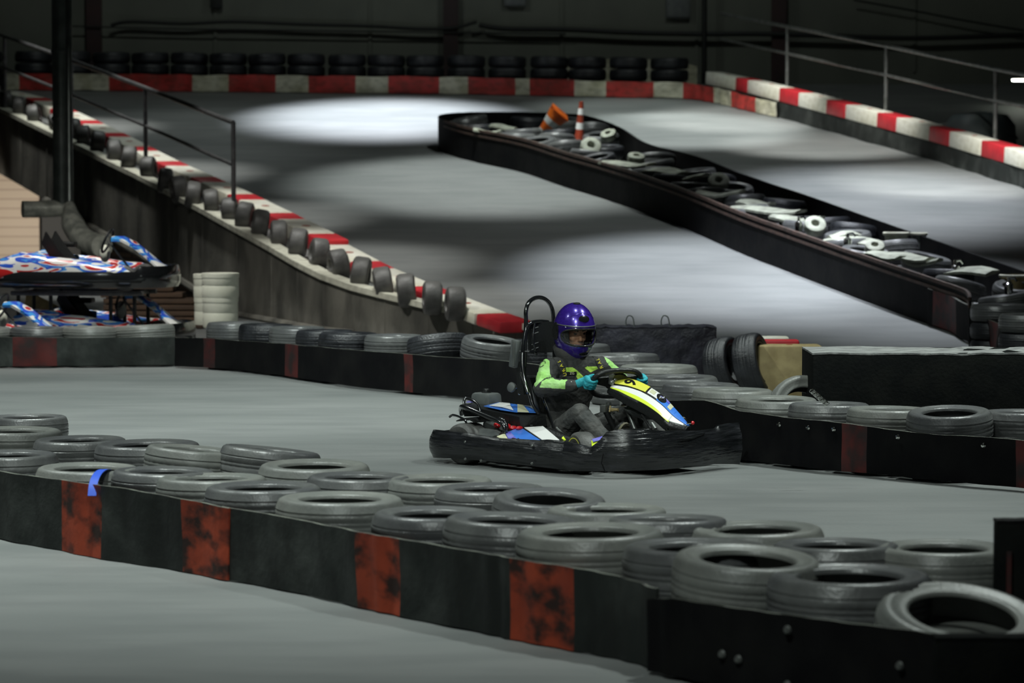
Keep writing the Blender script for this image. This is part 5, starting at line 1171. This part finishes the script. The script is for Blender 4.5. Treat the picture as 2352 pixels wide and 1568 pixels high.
# gloves: palm, four fingers wrapped round the rim, thumb hooked over it
def rimframe(a_):
    c_, s__ = math.cos(a_), math.sin(a_); e_ = 2.6
    return WC + wa * (math.copysign(abs(c_) ** (2 / e_), c_) * hwid) + wu * (math.copysign(abs(s__) ** (2 / e_), s__) * .105)
def hand(side, wr):
    mb = MB(); s_ = side                       # s_ = -1 right hand (near), +1 left hand
    rc = rimframe(PI if s_ < 0 else 0); t_ = wu                      # rim direction where it is held
    out = wa * s_; bk_ = -nrm_ if (-nrm_).x < 0 else nrm_            # bk_: towards the driver
    palm = rc + out * .030 + bk_ * .028
    knuck = rc + out * .034 - bk_ * .006
    mb.limb([wr, wr.lerp(palm, .5), palm, knuck], [.028, .029, .031, .026], 14)
    for f in (-.5, .5): mb.limb([palm + t_ * (.026 * f * 2 * .6) , knuck + t_ * (.028 * f * 2)], [.024, .019], 12)
    for k, L_ in enumerate((.95, 1.05, 1.0, .82)):
        c_ = t_ * (.031 - .0205 * k); r_ = .0098 if k < 3 else .0088
        pts = [rc + c_ + out * .036 + bk_ * .010, rc + c_ + out * .034 - bk_ * .018 * L_, rc + c_ + out * .008 - bk_ * .031 * L_, rc + c_ - out * .022 - bk_ * .022, rc + c_ - out * .027 * L_ + bk_ * .002]
        mb.limb(pts, [r_ * 1.12, r_ * 1.08, r_, r_ * .95, r_ * .85], 12)
    # thumb leaves the side of the palm and lies over the driver side of the rim
    mb.limb([palm + t_ * .012 - out * .0, palm + t_ * .034 - out * .018, rc + t_ * .048 - out * .006 + bk_ * .022, rc + t_ * .060 - out * .016 + bk_ * .006], [.017, .0135, .0115, .0095], 12)
    o = voxel(mb.build('glove', M['glove'], D), .0030, 3, [M['glove']]); MB().tube([wr.lerp(palm, -.05), wr.lerp(palm, .22)], [.031, .031], 16).build('wrist_band', M['glove'], o)
    dd = (palm - wr).normalized(); c_ = wr.lerp(palm, .15); ex = V(0, 0, 1).cross(dd).normalized()
    MB().box(c_ + V(-.1, -1, .1).normalized() * .031 if s_ < 0 else c_ + V(.1, 1, 0).normalized() * .031, (.014, .004, .045), bev=.001, rot=dd.to_track_quat('X', 'Z').to_matrix()).build('white_logo_tab', M['white'], o)
    return o
hand(-1, wrR); hand(1, wrL)
# shoes
def shoe(an, toe, name='shoe'):
    heel = an + (toe - an).normalized() * -.02 + V(.0, 0, -.055); ax = (toe - heel).normalized(); side_ = V(0, 1, 0); fr = ax.cross(side_); fr = fr if fr.x > 0 else -fr      # fr: sole normal, forward
    rows = []; L_ = .27
    for f, w_, h_ in ((0, .026, .03), (.06, .036, .05), (.25, .036, .056), (.45, .038, .046), (.65, .046, .036), (.85, .044, .028), (.97, .028, .016)):
        c_ = heel + ax * (f * L_) - fr * (h_ * .5); rows.append([c_ + side_ * (w_ * math.cos(t)) - fr * (h_ * math.sin(t)) for t in [2 * PI * k / 16 for k in range(16)]])
    o = MB().loft(rows).build(name, M['black'], D, angle=60); rows = []
    for f, w_ in ((0, .024), (.05, .034), (.25, .034), (.45, .036), (.65, .046), (.85, .045), (.95, .035), (1.0, .018)):
        c_ = heel + ax * (f * L_) + fr * .008; rows.append([c_ - side_ * w_ - fr * .008, c_ + side_ * w_ - fr * .008, c_ + side_ * w_ + fr * .008, c_ - side_ * w_ + fr * .008])
    so = MB().loft(rows).build('sole', M['sole'], o, angle=30)
    for k in range(7):
        c_ = heel + ax * (L_ * (.45 + .075 * k)) + fr * .0165; w_ = .038; MB().tube([c_ - side_ * w_, c_ + ax * .012, c_ + side_ * w_], .003, 6).build('tread_bar', M['beltdark'], so)
    return o
shoe(anR, V(.615, -.19, .44)); shoe(anL + V(0, .03, 0), V(.73, .25, .44))
# helmet shell with eye port
def hs(th, ph, k=1.0):       # th azimuth from the front, ph elevation
    x = .166 * math.cos(ph) * math.cos(th); y = .142 * math.cos(ph) * math.sin(th); z = .200 * math.sin(ph)
    fr = max(0, math.cos(th)) * math.cos(ph)
    if z < 0: x += .018 * fr * min(1, -z / .06); y *= 1 - .10 * min(1, -z / .15)
    if z > 0: y *= 1.0
    return hpt(x * k, y * k, z * k + .008)
hel = empty('helmet', (0, 0, 0)); hel.parent = D
NA, NP_ = 96, 64; ph0, ph1 = R_(-66), R_(90)
def port(th, ph): # superellipse opening
    a = th / R_(66); b = (ph - R_(-4.5)) / R_(16.5); return abs(a) ** 3.0 + abs(b) ** 2.2 < 1
mb = MB(); vs_ = []
for i in range(NP_ + 1):
    ph = ph0 + (ph1 - ph0) * i / NP_; vs_.append([hs(2 * PI * k / NA - PI, min(ph, R_(89.5))) for k in range(NA)])
o_ = len(mb.v); 
for r_ in vs_: mb.v += r_
for i in range(NP_):
    for k in range(NA):
        th = 2 * PI * (k + .5) / NA - PI; ph = ph0 + (ph1 - ph0) * (i + .5) / NP_
        if port(th, ph): continue
        k2 = (k + 1) % NA; mb.f.append([o_ + i * NA + k, o_ + i * NA + k2, o_ + (i + 1) * NA + k2, o_ + (i + 1) * NA + k]); mb.m.append(0)
sh = mb.build('shell', [M['helmet']], hel); sd = sh.modifiers.new('s', 'SOLIDIFY'); sd.thickness = .012; sd.offset = -1; baked(sh)
sh.data.polygons.foreach_set('use_smooth', [True] * len(sh.data.polygons)); sh.data.set_sharp_from_angle(angle=R_(50))
# dark rubber edge round the port, and padded lining
ed = []
for k in range(64):
    t = 2 * PI * k / 64; c_, s__ = math.cos(t), math.sin(t); ed.append(hs(math.copysign(abs(c_) ** (2 / 3.0), c_) * R_(66), R_(-4.5) + math.copysign(abs(s__) ** (2 / 2.2), s__) * R_(16.5), .995))
MB().tube(ed, .0065, 8, closed=True).build('port_seal', M['black'], hel)
ln = MB(); rows = []
for i in range(17):
    ph = R_(-58) + (R_(150)) * i / 16 * .98; rows.append([hs(2 * PI * k / 48 - PI, min(ph, R_(88)), .90) for k in range(48)])
for i in range(16):
    for k in range(48):
        th = 2 * PI * (k + .5) / 48 - PI; ph = R_(-58) + R_(147) * (i + .5) / 16
        if abs(th) < R_(42) and R_(-27) < ph < R_(16): continue
        a_, b_ = rows[i], rows[i + 1]; k2 = (k + 1) % 48; o_ = len(ln.v); ln.v += [a_[k], a_[k2], b_[k2], b_[k]]; ln.f.append([o_, o_ + 1, o_ + 2, o_ + 3]); ln.m.append(0)
ln.build('lining', M['black'], hel)
# clear visor slightly raised, with dark side pivots
rows = []
for i in range(9):
    ph = R_(-19 + 36 * i / 8); rows.append([hs(R_(-84 + 168 * k / 28), ph, 1.035) for k in range(29)])
vz = MB().grid(rows).build('visor', M['visor'], hel); sd = vz.modifiers.new('s', 'SOLIDIFY'); sd.thickness = .002; baked(vz)
MB().tube([hs(R_(-84 + 168 * k / 28), R_(17), 1.037) for k in range(29)], .0035, 8).build('visor_rim', M['steel'], hel)
for s_ in (-1, 1):
    c_ = hs(R_(88) * s_, R_(2), 1.03); r_ = []
    for kk in (1.015, 1.05): r_.append([hs(R_(90) * s_ + R_(15) * math.cos(t), R_(3) + R_(17) * math.sin(t), kk) for t in [2 * PI * k / 16 for k in range(16)]])
    MB().loft(r_).build('visor_pivot', M['black'], hel)
def vent(th0, ph0_, dth, dph, k0, k1, m, name):
    r_ = [[hs(th0 + dth * math.cos(t), ph0_ + dph * math.sin(t), kk) for t in [2 * PI * k / 18 for k in range(18)]] for kk in (k0, k1)]; r_.append([hs(th0 + .7 * dth * math.cos(t), ph0_ + .7 * dph * math.sin(t), k1 + .006) for t in [2 * PI * k / 18 for k in range(18)]]); return MB().loft(r_).build(name, M[m], hel)
vent(R_(2), R_(33), R_(19), R_(7), .995, 1.03, 'blackmet', 'brow_vent'); vent(R_(0), R_(80), R_(60), R_(5), .995, 1.03, 'black', 'top_vent')
vent(R_(8), R_(-40), R_(20), R_(4), .995, 1.02, 'black', 'chin_vent')
for k in range(3): MB().tube([hs(R_(-10 + 18 * j), R_(-38 - 1.6 * k), 1.03) for j in range(3)], .002, 6).build('vent_slat', M['blackmet'], hel)
MB().tube([hs(R_(a_), R_(47) - R_(16) * abs(a_ / 60) ** 1.5, 1.004) for a_ in range(-60, 61, 6)], .0022, 6).build('crown_crease', M['helmet'], hel)
c_ = kp(1343, 817, -.02); 
o = text_mesh('', 'x', M['black'], .01, V(0, 0, 0), V(1, 0, 0), V(0, 1, 0), hel) if False else None
# ------------------------------------------------------------------ lights: hall lamps above the tracks, and added fill spots
def spot(loc, tgt, power, half, blend=.35, col=(.90, 1.0, .95), sx=1.0, sy=1.0, size=.12):
    l = bpy.data.lights.new('hall_or_fill_lamp', 'SPOT'); l.energy = power; l.spot_size = 2 * half; l.spot_blend = blend; l.color = col; l.shadow_soft_size = size
    o = bpy.data.objects.new('hall_or_fill_lamp', l); C.objects.link(o); o.location = loc
    d = Vector(tgt) - Vector(loc); o.rotation_euler = d.to_track_quat('-Z', 'Y').to_euler(); o.scale = (sx, sy, 1); return o
def pool(px, py, rx, ry, power, h=6.5, blend=.5, col=(.92, 1.0, .97), ramp=True):
    c = RP(px, py, 0) if ramp else G(px, py, 0); top = RP(px, py - ry, 0) if ramp else G(px, py - ry, 0); bot = RP(px, py + ry, 0) if ramp else G(px, py + ry, 0)
    hy = (top.y - bot.y) / 2; cy = (top.y + bot.y) / 2; hx = rx * c.y / F
    loc = (c.x, cy, c.z + h); half = math.atan(max(hx, hy) / h); m_ = max(hx, hy)
    l = spot(loc, (c.x, cy + .001, c.z), power, half, blend, col); l.rotation_euler = (0, 0, 0); l.scale = (hx / m_, hy / m_, 1)
    return l
pool(880, 274, 390, 60, 6200, blend=.85, col=(.92, .975, 1.06))
pool(1130, 425, 540, 85, 1700, blend=.6, col=(.94, 1.0, .97))
pool(1640, 640, 560, 130, 3000, blend=.8, col=(.92, .975, 1.06))
pool(2040, 470, 520, 110, 2300, blend=.8, col=(.92, .975, 1.06))
pool(1560, 300, 340, 50, 2000, blend=.6)
pool(1450, 480, 1700, 260, 500, blend=.9, h=9)  # wide added fill across the ramp
pool(350, 350, 600, 140, 420, blend=.9, h=8)
# lamps over the lower track
spot((-5.4, 18.0, 6.5), (-4.8, 18.4, 0), 1080, R_(47), .9, size=.15)
spot((-2.0, 14.4, 6.0), (-1.9, 14.4, 0), 780, R_(34), 1.0, size=.15)
spot((-2.2, 14.6, 6.0), (-2.0, 16.5, 0), 250, R_(50), 1.0, size=.15)
spot((2.3, 14.6, 6.2), (2.0, 13.9, 0), 780, R_(37), 1.0, size=.15)
spot((4.4, 19.0, 6.5), (3.9, 18.6, 0), 640, R_(44), .9, size=.15)
spot((0.2, 19.2, 6.5), (0.3, 20.3, 0), 280, R_(42), .9, size=.12)
spot((-3.4, 24.4, 7.0), (-3.3, 25.4, 0), 1900, R_(50), .9, size=.15)
spot((3.8, 20.5, 6.5), (3.4, 21.0, 0), 600, R_(50), .9, size=.15)
spot((1.5, 27.5, 7.5), (1.2, 28.5, 0), 650, R_(50), .9, size=.15)
spot((-5.2, 31.0, 6.5), (-5.2, 34.2, 0), 1100, R_(50), .9, size=.2, col=(1, .98, .92))
for bx_, by_, e_ in ((120, 270, 1500), (330, 370, 1300), (540, 470, 1100), (780, 570, 1000), (1000, 660, 900)):
    c_ = RP(bx_, by_, .2); spot((c_.x - .9, c_.y - 1.2, c_.z + 6.5), c_, e_, R_(17), .8, size=.15, col=(1, 1, .95))  # added spots that brighten the kerb blocks along the ramp wall
spot((-9.35, 53.6, .9), (-9.5, 57, 1.1), 260, R_(38), .9, size=.2, col=(1, .93, .82))  # added warm light under the ramp to brighten the beige wall
for bx_, by_ in ((1690, 230), (1900, 285), (2180, 365)):
    c_ = RP(bx_, by_, .4); spot((c_.x - 1.0, c_.y - 5.0, c_.z + 6.0), c_, 3000, R_(15), .8, size=.15, col=(1, 1, .95))  # added narrow spots that brighten the right hand blocks
c_ = RP(1450, 215, .3); spot((c_.x - .3, c_.y - 2.5, c_.z + 6), c_, 800, R_(20), .9)
pool(2100, 690, 560, 130, 1700, blend=.9, col=(.92, .975, 1.06))
spot((3.5, 52, 11), (3.5, 61, 5), 200, R_(70), .9, size=.3)
spot((-6, 52, 11), (-6, 61, 5), 240, R_(70), .9, size=.3)
spot((-.6, 12.6, 5.6), (.5, 20.1, .7), 650, R_(15), .8, size=.12)  # added front light for the driver and face
c_ = RP(1270, 300, .4); spot((c_.x - .6, c_.y - 2.5, c_.z + 6), c_, 500, R_(9), .8)  # added spot that brightens the fallen cone
spot((-.6, 8.2, 4.6), (-.2, 12.8, .2), 330, R_(42), 1.0, size=.15)  # added weak fill from the camera side for the foreground belts
spot((1.5, 22.5, 6.5), (1.8, 25.0, 0), 260, R_(45), 1.0, size=.12)
W = bpy.data.worlds.new('world'); bpy.context.scene.world = W; W.use_nodes = True
W.node_tree.nodes['Background'].inputs[0].default_value = (.55, .62, .60, 1); W.node_tree.nodes['Background'].inputs[1].default_value = .012
vs = bpy.context.scene.view_settings; vs.view_transform = 'Standard'; vs.look = 'None'; vs.gamma = 1; vs.exposure = 0.5; vs.use_curve_mapping = False
